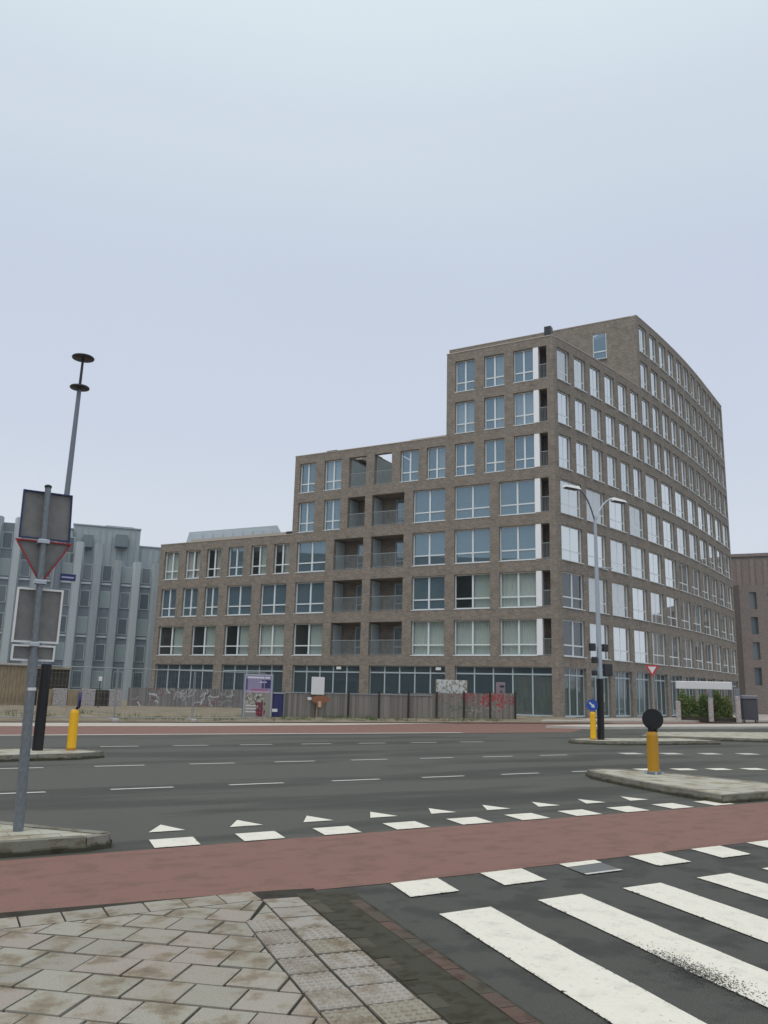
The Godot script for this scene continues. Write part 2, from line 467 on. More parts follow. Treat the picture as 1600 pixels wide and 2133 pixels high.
func build_ground() -> void:
	structure(flat("ground", rect(-900, 1100, -900, 1100), -0.06, M.far_ground))
	var road := flat("main_road", P2([-60, 8.6, 100, 8.6, 100, 31.0, 31, 31.2, 27.5, 28.4, -60, 28.4]), 0.0, M.asphalt)
	structure(road)
	var side := flat("side_road", P2([3.28, 6.55, 2.0, 0.0, 0.0, -12.0, 40, -12, 40, 6.55]), 0.0, M.asphalt_dark)
	structure(side)
	var path := flat("cycle_path", P2([-30, 6.72, 1.06, 6.72, 3.0, 6.5, 4.2, 6.42, 40, 6.42, 40, 8.72, -30, 8.72]), 0.004, M.red_asphalt)
	structure(path)
	# block markings beside the cycle path, slanted like the crossing
	var slant := 0.235
	for k in 13:
		var u0 := 4.06 + 0.962 * k
		if k == 2:
			# almost worn away: a strip of white and a grey rim remain
			flat("block_marking", P2([u0, 6.4, u0 + 0.48, 6.4, u0 + 0.45, 6.27, u0 + 0.02, 6.25, u0 - 0.03, 6.25]), 0.01, M.paint, side)
			flat("block_marking", P2([u0 - 0.04, 6.24, u0 + 0.44, 6.262, u0 + 0.37, 5.93, u0 - 0.11, 5.93]), 0.0085, M.paint_grey, side)
			flat("block_marking", P2([u0 - 0.1, 5.97, u0 + 0.38, 5.975, u0 + 0.37, 5.925, u0 - 0.11, 5.925]), 0.01, M.paint_worn, side)
			continue
		flat("block_marking", P2([u0, 6.4, u0 + 0.49, 6.4, u0 + 0.37, 5.92, u0 - 0.11, 5.92]), 0.009, M.paint, side)
	for k in 10:
		var u0 := 2.82 + 0.965 * k
		flat("block_marking", P2([u0, 9.22, u0 + 0.48, 9.22, u0 + 0.4, 8.75, u0 - 0.08, 8.75]), 0.009, M.paint, road)
		if k < 9:
			var t := 2.95 + 0.955 * k
			flat("give_way_triangle", P2([t, 9.68, t + 0.42, 9.68, t + 0.28, 10.15]), 0.008, M.paint, road)
	# the zebra crossing
	for k in 8:
		var u0 := 3.86 + 0.958 * k
		var far := 5.4
		var near := 0.6
		var du := (far - near) * 0.21
		var st := new_st()
		# edges a little uneven, as rolled on by hand
		var pts := PackedVector2Array()
		var n := 16
		for i in n + 1:
			var t := float(i) / n
			pts.append(Vector2(u0 - du * t + rng.randf_range(-0.006, 0.006), lerpf(far, near, t)))
		for i in n + 1:
			var t := 1.0 - float(i) / n
			pts.append(Vector2(u0 + 0.475 - du * t + rng.randf_range(-0.006, 0.006), lerpf(far, near, t)))
		prism(st, pts, 0.0, 0.008, false)
		obj("zebra_stripe", st, M.paint, side)
	# rubber and grit ground into the second stripe
	var st2 := new_st()
	for k in 3000:
		var a := Vector2(rng.randfn(0.0, 0.075), rng.randfn(0.0, 0.24))
		var v := 3.66 + a.y
		var u := 4.47 + (v - 3.66) * 0.16 + a.x
		var r := rng.randf_range(0.0015, 0.0055)
		var q := PackedVector2Array()
		var t0 := rng.randf() * TAU
		for i in 5:
			q.append(Vector2(u, v) + Vector2.from_angle(t0 + TAU * i / 5.0) * r * rng.randf_range(0.6, 1.3))
		prism(st2, q, 0.0, 0.0105, false)
	# paint flaked off along the edges of the stripes and blocks
	var chip := func(a: Vector2, b: Vector2, n: int) -> void:
		for k in n:
			var c := a.lerp(b, rng.randf()) + Vector2(rng.randfn(0.0, 0.006), rng.randfn(0.0, 0.006))
			var r := rng.randf_range(0.002, 0.006) * (2.2 if rng.randf() < 0.04 else 1.0)
			var q := PackedVector2Array()
			var t0 := rng.randf() * TAU
			for i in 6:
				q.append(c + Vector2.from_angle(t0 + TAU * i / 6.0) * r * rng.randf_range(0.5, 1.4))
			prism(st2, q, 0.0, 0.0112, false)
	for k in 8:
		var u0 := 3.86 + 0.958 * k
		for e in [0.0, 0.475]:
			chip.call(Vector2(u0 + e, 5.4), Vector2(u0 + e - 4.8 * 0.21, 0.6), 130)
		chip.call(Vector2(u0, 5.4), Vector2(u0 + 0.475, 5.4), 18)
	for k in 13:
		var u0 := 4.06 + 0.962 * k
		chip.call(Vector2(u0, 6.4), Vector2(u0 + 0.49, 6.4), 14)
		chip.call(Vector2(u0 - 0.11, 5.92), Vector2(u0 + 0.37, 5.92), 22)
		chip.call(Vector2(u0 + 0.49, 6.4), Vector2(u0 + 0.37, 5.92), 18)
		chip.call(Vector2(u0, 6.4), Vector2(u0 - 0.11, 5.92), 14)
	for k in 10:
		var u0 := 2.82 + 0.965 * k
		chip.call(Vector2(u0, 9.22), Vector2(u0 + 0.48, 9.22), 10)
		chip.call(Vector2(u0 + 0.4, 8.75), Vector2(u0 - 0.08, 8.75), 12)
		chip.call(Vector2(u0 + 0.48, 9.22), Vector2(u0 + 0.4, 8.75), 10)
	var grit := obj("grit", st2, M.asphalt_dark, side)
	grit.set_meta("kind", "stuff")
	# lane lines of the main road
	for k in 26:
		var u0 := -18.0 + 1.955 * k
		u0 += 0.04
		if u0 < 13.5:
			flat("lane_dash", rect(u0, u0 + 1.0, 13.72, 13.83), 0.006, M.paint_worn, road)
		if u0 < 15.5:
			flat("lane_dash", rect(u0 + 0.65, u0 + 1.65, 17.62, 17.74), 0.006, M.paint_worn, road)
		if u0 > 4.5 and u0 < 19.0:
			flat("lane_dash", rect(u0 + 0.1, u0 + 1.1, 23.1, 23.24), 0.006, M.paint_worn, road)
	for k in 7:
		var u0 := 14.9 + 0.95 * k
		flat("block_marking", P2([u0 + 0.4, 13.9 - 0.24 * k, u0 + 0.95, 13.8 - 0.24 * k, u0 + 0.8, 13.4 - 0.24 * k, u0 + 0.3, 13.5 - 0.24 * k]), 0.006, M.paint, road)
	for k in 6:
		var u0 := 18.6 + 1.3 * k
		flat("block_marking", P2([u0 + 0.5, 17.9 - 0.35 * k, u0 + 1.15, 17.8 - 0.35 * k, u0 + 1.0, 17.3 - 0.35 * k, u0 + 0.35, 17.4 - 0.35 * k]), 0.006, M.paint_worn, road)
	# beyond the road: white edge, cycle path, pale walk, building site
	flat("edge_line", P2([-60, 28.35, 21.5, 28.35, 21.5, 28.75, -60, 28.75]), 0.008, M.pale_kerb, road)
	structure(flat("far_cycle_path", P2([-60, 28.4, 27.5, 28.4, 31, 31.2, 60, 34.5, 60, 38.5, 39, 40.0, 29.8, 37.9, 19, 35.1, 12, 34.2, -60, 34.2]), 0.004, M.red_asphalt))
	structure(flat("far_pavement", P2([-60, 34.2, 12, 34.2, 19, 35.1, 29.8, 37.9, 38.1, 40.0, 60, 44.6, 78, 52, 78, 62, 39.5, 45, 33, 41.8, 19, 38.1, -60, 37.4]), 0.012, M.pale_paving))
	# raised walk before the curved front
	var walk := new_st()
	prism(walk, P2([29.6, 32.4, 31.2, 31.0, 46, 31.2, 100, 33.0, 100, 36.5, 60, 36.0, 44, 34.2, 33, 33.4]), 0.0, 0.12)
	structure(obj("kerb_walk", walk, M.pale_kerb))
	var walk2 := new_st()
	prism(walk2, P2([34, 37.6, 60, 40.2, 110, 47, 110, 70, 78, 62, 60, 46.0, 39.5, 42.5, 36, 39.6]), 0.0, 0.15)
	structure(obj("front_pavement", walk2, M.pale_paving))
	# bare building lot, uneven
	var lot := new_st()
	var nz := FastNoiseLite.new()
	nz.seed = 12
	nz.frequency = 0.12
	var hh := func(u: float, v: float) -> float:
		return 0.05 + minf(0.2, (v - 37.3) * 0.05) + 0.07 * nz.get_noise_2d(u, v) * clampf((v - 37.3) * 0.4, 0.0, 1.0)
	for i in 90:
		for j in 40:
			var u0 := -50.0 + i
			var v0 := 37.3 + j * 1.3
			# stop at the long front of the building
			if 0.8695 * (u0 - 39.12) + 0.494 * (v0 - 41.46) > -0.6:
				continue
			var c := [W(u0, hh.call(u0, v0), v0), W(u0 + 1, hh.call(u0 + 1, v0), v0), W(u0 + 1, hh.call(u0 + 1, v0 + 1.3), v0 + 1.3), W(u0, hh.call(u0, v0 + 1.3), v0 + 1.3)]
			quad(lot, c[0], c[1], c[2], c[3], W(u0, -50, v0))
	structure(obj("building_lot", lot, M.sand))

# ---------------------------------------------------------------- islands
func island(called: String, poly: PackedVector2Array, h: float, top: Material, stone := 1.0) -> void:
	var holder := Node3D.new()
	holder.name = numbered(called)
	add_child(holder)
	structure(holder)
	var area := 0.0
	for k in poly.size():
		area += poly[k].cross(poly[(k + 1) % poly.size()])
	if area < 0.0:
		poly.reverse()
	# walk round the rim and set stones
	var rim := PackedVector2Array()
	for k in poly.size():
		var a := poly[k]
		var b := poly[(k + 1) % poly.size()]
		var n := maxi(1, roundi(a.distance_to(b) / stone))
		for i in n:
			rim.append(a.lerp(b, float(i) / n))
	var inner := PackedVector2Array()
	for k in rim.size():
		var t := (rim[(k + 1) % rim.size()] - rim[(k + rim.size() - 1) % rim.size()]).normalized()
		inner.append(rim[k] + Vector2(-t.y, t.x) * 0.15)
	for k in rim.size():
		var j := (k + 1) % rim.size()
		var g := 0.006 / maxf(0.1, rim[k].distance_to(rim[j]))
		var a := rim[k].lerp(rim[j], g)
		var b := rim[j].lerp(rim[k], g)
		var c := inner[j].lerp(inner[k], g)
		var d := inner[k].lerp(inner[j], g)
		var dy := rng.randf_range(-0.004, 0.004)
		var st := new_st()
		var ai := a.lerp(d, 0.16)
		var bi := b.lerp(c, 0.16)
		hexa(st, [W(a.x, -0.03, a.y), W(b.x, -0.03, b.y), W(c.x, -0.03, c.y), W(d.x, -0.03, d.y), W(a.x, h - 0.025 + dy, a.y), W(b.x, h - 0.025 + dy, b.y), W(c.x, h + dy, c.y), W(d.x, h + dy, d.y)] if false else
			[W(a.x, -0.03, a.y), W(b.x, -0.03, b.y), W(c.x, -0.03, c.y), W(d.x, -0.03, d.y), W(ai.x, h + dy, ai.y), W(bi.x, h + dy, bi.y), W(c.x, h + dy, c.y), W(d.x, h + dy, d.y)])
		obj("kerb_stone", st, M.kerb[rng.randi() % 3], holder)
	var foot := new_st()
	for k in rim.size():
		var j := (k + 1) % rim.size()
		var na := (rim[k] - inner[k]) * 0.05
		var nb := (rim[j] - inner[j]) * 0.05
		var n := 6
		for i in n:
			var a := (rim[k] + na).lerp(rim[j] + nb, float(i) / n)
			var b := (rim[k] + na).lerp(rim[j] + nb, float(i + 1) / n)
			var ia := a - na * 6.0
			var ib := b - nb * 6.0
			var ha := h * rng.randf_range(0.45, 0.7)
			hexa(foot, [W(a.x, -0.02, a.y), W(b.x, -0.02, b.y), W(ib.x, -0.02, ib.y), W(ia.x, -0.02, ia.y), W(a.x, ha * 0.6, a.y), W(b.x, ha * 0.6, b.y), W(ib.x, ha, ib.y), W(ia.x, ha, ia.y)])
	var fo := obj("moss_and_shade", foot, M.moss_and_shade, holder)  # mossy dirt, with the shade of the kerb face put in as dark colour
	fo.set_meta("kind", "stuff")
	var bed := new_st()
	prism(bed, inner, -0.02, h - 0.022)
	obj("bed", bed, M.joint, holder)
	# slabs over the bed
	var shrunk := Geometry2D.offset_polygon(inner, -0.004)
	if shrunk.is_empty():
		return
	var lo := Vector2(1e9, 1e9)
	var hi := -lo
	for p in inner:
		lo = lo.min(p)
		hi = hi.max(p)
	var s := 0.3 if poly[0].length() < 16.0 else 0.6
	var made := 0
	var rest := new_st()
	var v := lo.y
	var row := 0
	while v < hi.y:
		var u := lo.x - (s * 0.5 if row % 2 else 0.0)
		while u < hi.x:
			for piece in Geometry2D.intersect_polygons(rect(u + 0.003, u + s - 0.003, v + 0.003, v + s - 0.003), shrunk[0]):
				if piece.size() < 3:
					continue
				var y := h - 0.006 + rng.randf_range(-0.003, 0.003)
				if u > -2.5 and u < 30.0 and made < 220:
					var st := new_st()
					prism(st, piece, h - 0.03, y)
					obj("slab", st, M.island_top if rng.randf() < 0.6 else M.island_top2, holder)
					made += 1
				else:
					prism(rest, piece, h - 0.03, y)
			u += s
		v += s
		row += 1
	var r := obj("slab_field", rest, M.island_top, holder)
	r.set_meta("kind", "stuff")

func build_islands() -> void:
	# verge by the sign
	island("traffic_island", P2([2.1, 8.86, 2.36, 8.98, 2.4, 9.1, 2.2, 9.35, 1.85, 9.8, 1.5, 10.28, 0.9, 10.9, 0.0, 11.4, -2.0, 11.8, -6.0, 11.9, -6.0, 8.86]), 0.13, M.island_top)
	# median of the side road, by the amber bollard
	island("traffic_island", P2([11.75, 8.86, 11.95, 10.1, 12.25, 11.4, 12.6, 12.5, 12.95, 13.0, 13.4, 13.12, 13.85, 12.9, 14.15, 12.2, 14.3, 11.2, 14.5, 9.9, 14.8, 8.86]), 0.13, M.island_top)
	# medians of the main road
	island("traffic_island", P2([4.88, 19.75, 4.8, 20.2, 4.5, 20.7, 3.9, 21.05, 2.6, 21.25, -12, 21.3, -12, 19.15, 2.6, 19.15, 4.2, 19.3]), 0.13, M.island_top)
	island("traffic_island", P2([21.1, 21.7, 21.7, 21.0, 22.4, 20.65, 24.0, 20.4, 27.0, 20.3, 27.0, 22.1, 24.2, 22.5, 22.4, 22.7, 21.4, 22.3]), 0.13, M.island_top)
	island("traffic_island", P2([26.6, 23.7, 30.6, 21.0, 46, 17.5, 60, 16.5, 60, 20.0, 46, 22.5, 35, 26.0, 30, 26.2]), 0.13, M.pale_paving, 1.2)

# ---------------------------------------------------------------- pavement at the corner
func build_corner_pavement() -> void:
	var base := new_st()
	prism(base, P2([-30, 6.74, 1.06, 6.74, 3.05, 6.53, 3.36, 6.46, 2.75, 3.9, 2.0, 0.4, 0.7, -6, -30, -6]), -0.04, 0.022)
	var pav := obj("pavement", base, M.joint)
	structure(pav)
	var top := 0.034
	# plain paving out of sight of the camera
	var rest := new_st()
	prism(rest, P2([-30, 6.5, -2.0, 6.5, -2.0, 1.6, 1.7, 1.6, 1.3, -0.4, 0.3, -6, -30, -6]), 0.0, top - 0.002)
	obj("paving_field", rest, M.tile[0], pav)
	# edge row along the cycle path
	for k in 17:
		var u0 := -2.02 + 0.2862 * k
		var u1 := u0 + 0.2862
		if u1 > 2.86:
			break
		var lift := rng.randf_range(-0.003, 0.003)
		var st := new_st()
		prism(st, P2([u0 + 0.007, 6.53, u1 - 0.007, 6.53, u1 - 0.027, 6.266, u0 - 0.013, 6.266]), 0.0, top + lift)
		obj("paving_tile", st, M.tile[rng.randi() % 6], pav)
	# half-bond field at an angle
	var field := P2([-2.0, 6.25, 2.78, 6.25, 2.8, 6.2, 2.455, 5.69, 2.31, 4.95, 2.148, 4.02, 1.72, 1.62, -2.0, 1.62])
	var e1 := Vector2(0.742, -0.67).normalized()
	var e2 := Vector2(e1.y, -e1.x) * -1.0
	if e2.y < 0:
		e2 = -e2
	var o := Vector2(1.07, 5.745)
	var s := 0.302
	for r in range(-16, 12):
		var shift := 0.0 if posmod(r, 2) == 0 else 0.5
		for k in range(-22, 16):
			var c := o + e1 * s * (k + shift) + e2 * s * r
			if c.x < -2.6 or c.x > 3.2 or c.y < 1.2 or c.y > 6.8:
				continue
			var g := 0.008
			var j := rng.randf_range(-0.003, 0.003)
			var q := PackedVector2Array([c + e1 * (g + j) + e2 * g * 1.4, c + e1 * (s - g + j) + e2 * g * 1.4, c + e1 * (s - g + j) + e2 * (s - g * 1.4), c + e1 * (g + j) + e2 * (s - g * 1.4)])
			for piece in Geometry2D.intersect_polygons(q, field):
				if piece.size() < 3:
					continue
				var st := new_st()
				prism(st, piece, 0.0, top + rng.randf_range(-0.0035, 0.0035))
				obj("paving_tile", st, M.tile[rng.randi() % 6], pav)
	# two columns of tactile tiles
	var a := Vector2(2.79, 6.12)
	var d := (Vector2(2.39, 3.88) - a).normalized()
	var side := Vector2(-d.y, d.x)
	if side.x < 0:
		side = -side
	for col in 2:
		for k in 17:
			var s0 := k * 0.287 - (0.16 if col == 1 else 0.0)
			if col == 0:
				s0 += 0.43
			var x0 := -0.246 if col == 0 else 0.012
			var x1 := -0.012 if col == 0 else 0.295
			var p := a + d * s0
			var q := PackedVector2Array([p + side * x0 + d * 0.011, p + side * x1 + d * 0.011, p + side * x1 + d * 0.273, p + side * x0 + d * 0.273])
			var st := new_st()
			var y := top + rng.randf_range(-0.004, 0.003)
			prism(st, q, 0.0, y)
			# studs
			for i in 5:
				for jj in 5:
					if k < 3 and col == 1:
						continue
					var cc := p + side * lerpf(x0, x1, (i + 0.5) / 5.0) + d * (0.006 + 0.272 * (jj + 0.5) / 5.0)
					lathe(st, W(cc.x, y, cc.y), [Vector2(0.019, -0.001), Vector2(0.013, 0.008), Vector2(0.0, 0.0083)], 7)
			obj("tactile_tile", st, M.tactile[rng.randi() % 3], pav)
	for t in [[2.78, 6.1, 2.625, 5.885, 2.74, 5.885], [2.615, 5.872, 2.737, 5.872, 2.71, 5.705, 2.49, 5.705]]:
		var st := new_st()
		prism(st, P2(t), 0.0, top)
		obj("paving_tile", st, M.tile[rng.randi() % 6], pav)
	# mossy gutter and a course of red bricks against the asphalt
	var kb := a + side * 0.305
	var gut := new_st()
	var g0 := kb + d * -0.3
	var g1 := kb + d * 5.6
	prism(gut, PackedVector2Array([g0, g0 + side * 0.46, g1 + side * 0.46, g1]), 0.0, 0.025)
	obj("gutter", gut, M.moss_and_shade, pav)
	for k in 26:
		var p := kb + d * (0.05 + 0.212 * k) + side * 0.33
		var st := new_st()
		prism(st, PackedVector2Array([p, p + side * 0.1, p + side * 0.1 + d * 0.206, p + d * 0.206]), 0.0, 0.029 + rng.randf_range(-0.004, 0.004))
		obj("brick", st, M.red_brick[rng.randi() % 4], pav)
	for k in 26:
		var p := kb + d * (-0.05 + 0.212 * k) + side * 0.012
		var st := new_st()
		prism(st, PackedVector2Array([p, p + side * 0.1, p + side * 0.1 + d * 0.206, p + d * 0.206]), 0.0, 0.029 + rng.randf_range(-0.003, 0.004))
		obj("brick", st, M.moss_and_shade if rng.randf() < 0.7 else M.red_brick[3], pav)

# ---------------------------------------------------------------- the apartment building
const CORNER := Vector2(39.119, 41.457)
const DIR_A := Vector2(-0.49394, 0.8695)
const OUT_A := Vector2(-0.8695, -0.49394)
var curve_b := PackedVector2Array()
const SILL := 4.2
const PITCH := 3.26
const WIN_H := 2.45
const BASE := 0.2

func sill_y(k: int) -> float:
	return SILL + PITCH * (k - 1)

func make_curve() -> void:
	var p := CORNER
	curve_b.append(p)
	for i in 430:
		var s := (i + 0.5) * 0.1
		var psi := deg_to_rad(77.4 - 12.0 * pow(minf(s / 32.0, 1.0), 0.9))
		p += Vector2(sin(psi), cos(psi)) * 0.1
		curve_b.append(p)

func on_a(s: float, y: float, d: float) -> Vector3:
	var p := CORNER + DIR_A * s - OUT_A * d
	return W(p.x, y, p.y)

func on_b(s: float, y: float, d: float) -> Vector3:
	var f := clampf(s * 10.0, 0.0, 429.0)
	var i := int(f)
	var p := curve_b[i].lerp(curve_b[i + 1], f - i)
	var psi := deg_to_rad(77.4 - 12.0 * pow(clampf(s / 32.0, 0.0, 1.0), 0.9))
	var outw := Vector2(cos(psi), -sin(psi))
	p -= outw * d
	return W(p.x, y, p.y)

func slab(st: SurfaceTool, f: Callable, s0: float, s1: float, y0: float, y1: float, d0: float, d1: float, step := 1.2) -> void:
	var n := maxi(1, ceili((s1 - s0) / step))
	for i in n:
		var a := lerpf(s0, s1, float(i) / n)
		var b := lerpf(s0, s1, float(i + 1) / n)
		hexa(st, [f.call(a, y0, d0), f.call(b, y0, d0), f.call(b, y0, d1), f.call(a, y0, d1), f.call(a, y1, d0), f.call(b, y1, d0), f.call(b, y1, d1), f.call(a, y1, d1)])

# a frame that sits in an opening, with x along the wall from 0 to w, y up, z out of the wall
func at_opening(f: Callable, s0: float, s1: float, y: float, d: float) -> Transform3D:
	var a: Vector3 = f.call(s0, y, d)
	var b: Vector3 = f.call(s1, y, d)
	var x := (b - a).normalized()
	var z := x.cross(Vector3.UP).normalized()
	var o: Vector3 = f.call((s0 + s1) * 0.5, y, d - 1.0)
	if z.dot(o - a) < 0.0:
		z = -z
	return Transform3D(Basis(x, Vector3.UP, z), a)

var frame_cache := {}
func window_meshes(w: float, h: float, pattern: String) -> Dictionary:
	var key := "%.2f %.2f %s" % [w, h, pattern]
	if frame_cache.has(key):
		return frame_cache[key]
	var st := new_st()
	var b := 0.045 if pattern == "slim" else 0.075
	box(st, Vector3(0, 0, -0.05), Vector3(w, b, 0.05))
	box(st, Vector3(0, h - b, -0.05), Vector3(w, h, 0.05))
	box(st, Vector3(0, b, -0.05), Vector3(b, h - b, 0.05))
	box(st, Vector3(w - b, b, -0.05), Vector3(w, h - b, 0.05))
	var tr := h * 0.3
	var mids := [w * 0.5]
	if pattern == "single":
		mids = []
	var hw := 0.03 if pattern == "slim" else 0.06
	var out := 0.0 if pattern == "slim" else 0.055
	for x in mids:
		box(st, Vector3(x - hw, b, -0.045), Vector3(x + hw, h - b, out + 0.01))
	var xs := [b] + mids.map(func(x): return x) + [w - b]
	for i in xs.size() - 1:
		var x0: float = xs[i] + (hw if i > 0 else 0.0)
		var x1: float = xs[i + 1] - (hw if i < xs.size() - 2 else 0.0)
		box(st, Vector3(x0, tr - 0.045, -0.045), Vector3(x1, tr + 0.045, maxf(0.006, out - 0.005)))
	var panes := []
	for i in xs.size() - 1:
		var x0: float = xs[i] + (hw if i > 0 else 0.0)
		var x1: float = xs[i + 1] - (hw if i < xs.size() - 2 else 0.0)
		for yy in [[b, tr - 0.045], [tr + 0.045, h - b]]:
			var p := new_st()
			quad(p, Vector3(x0, yy[0], 0), Vector3(x1, yy[0], 0), Vector3(x1, yy[1], 0), Vector3(x0, yy[1], 0), Vector3(w / 2, h / 2, -1))
			panes.append(p.commit())
	var sill := new_st()
	box(sill, Vector3(-0.02, -0.05, -0.04), Vector3(w + 0.02, -0.003, 0.29))
	# drawn curtain with folds
	var cur := new_st()
	var n := int(w * 12)
	for i in n:
		var x0 := w * i / n
		var x1 := w * (i + 1) / n
		var z0 := -0.16 + (0.025 if i % 2 else -0.025)
		var z1 := -0.16 + (-0.025 if i % 2 else 0.025)
		quad(cur, Vector3(x0, 0.02, z0), Vector3(x1, 0.02, z1), Vector3(x1, h - 0.03, z1), Vector3(x0, h - 0.03, z0), Vector3(x0, h / 2, -2))
	frame_cache[key] = {"frame": st.commit(), "panes": panes, "sill": sill.commit(), "curtain": cur.commit(), "w": w, "h": h}
	return frame_cache[key]

func add_window(root: Node, f: Callable, s0: float, s1: float, y: float, h: float, glass_m: Material, pattern: String, curtain := 0, d := 0.26) -> Node3D:
	var w := snappedf(s1 - s0, 0.05)
	var k := window_meshes(w, h, pattern)
	var o := put("window", k.frame, M.frame, root)
	var c := (s0 + s1) * 0.5
	o.transform = at_opening(f, c - w / 2, c + w / 2, y, d)
	for p in k.panes:
		put("pane", p, glass_m, o)
	put("sill", k.sill, M.frame, o)
	if curtain > 0:
		# 1 both halves, 2 near half, 3 far half
		var cm: Material = M.curtain if curtain < 10 else M.curtain_grey
		var cc := curtain % 10
		var q := put("curtain", k.curtain, cm, o)
		if cc == 2:
			q.scale = Vector3(0.48, 1, 1)
		elif cc == 3:
			q.scale = Vector3(0.4, 1, 1)
			q.position = Vector3(w * 0.6, 0, 0)
	return o

func add_balcony(root: Node, f: Callable, s0: float, s1: float, y: float, h: float, roofed: bool) -> void:
	# recess: back wall, cheeks, floor and ceiling, door, railing
	var depth := 1.7 if roofed else 3.6
	var st := new_st()
	slab(st, f, s0 - 0.3, s1 + 0.3, y - 0.3, y - 0.01, 0.36, depth + 0.2, 9.0)
	if roofed:
		slab(st, f, s0 - 0.3, s1 + 0.3, y + h + 0.02, y + h + 0.2, 0.36, depth + 0.2, 9.0)
	slab(st, f, s0 - 0.2, s0 - 0.001, y - 0.01, y + h + 0.02, 0.352, depth, 9.0)
	slab(st, f, s1 + 0.001, s1 + 0.2, y - 0.01, y + h + 0.02, 0.352, depth, 9.0)
	var back_top := h + 0.02 if roofed else h * 0.84
	slab(st, f, s0 - 0.2, s1 + 0.2, y - 0.01, y + back_top, depth, depth + 0.15, 9.0)
	var bal := obj("balcony", st, M.brick, root)
	var w := s1 - s0
	var door := window_meshes(snappedf(w * 0.5, 0.05), 2.2 if roofed else 1.8, "single")
	var dn := put("door", door.frame, M.frame_grey, bal)
	dn.transform = at_opening(f, s0 + w * 0.04, s0 + w * 0.54, y + 0.03, depth - 0.06)
	for p in door.panes:
		var g := put("pane", p, M.pane, bal)
		g.transform = dn.transform
	var cheek := new_st()
	slab(cheek, f, s1 - 0.03, s1 - 0.002, y, y + h - 0.1, 0.4, depth - 0.1, 9.0)
	obj("cheek_panel", cheek, M.frame_grey, bal)
	var rail := new_st()
	slab(rail, f, s0 + 0.02, s1 - 0.02, y + 1.08, y + 1.13, 0.1, 0.15, 9.0)
	slab(rail, f, s0 + 0.02, s1 - 0.02, y + 0.06, y + 0.1, 0.11, 0.14, 9.0)
	var n := int(w / 0.105)
	for i in n:
		var s := s0 + 0.04 + (w - 0.08) * i / (n - 1.0)
		slab(rail, f, s - 0.011, s + 0.011, y + 0.1, y + 1.08, 0.115, 0.137, 9.0)
	obj("balustrade", rail, M.rail, bal)

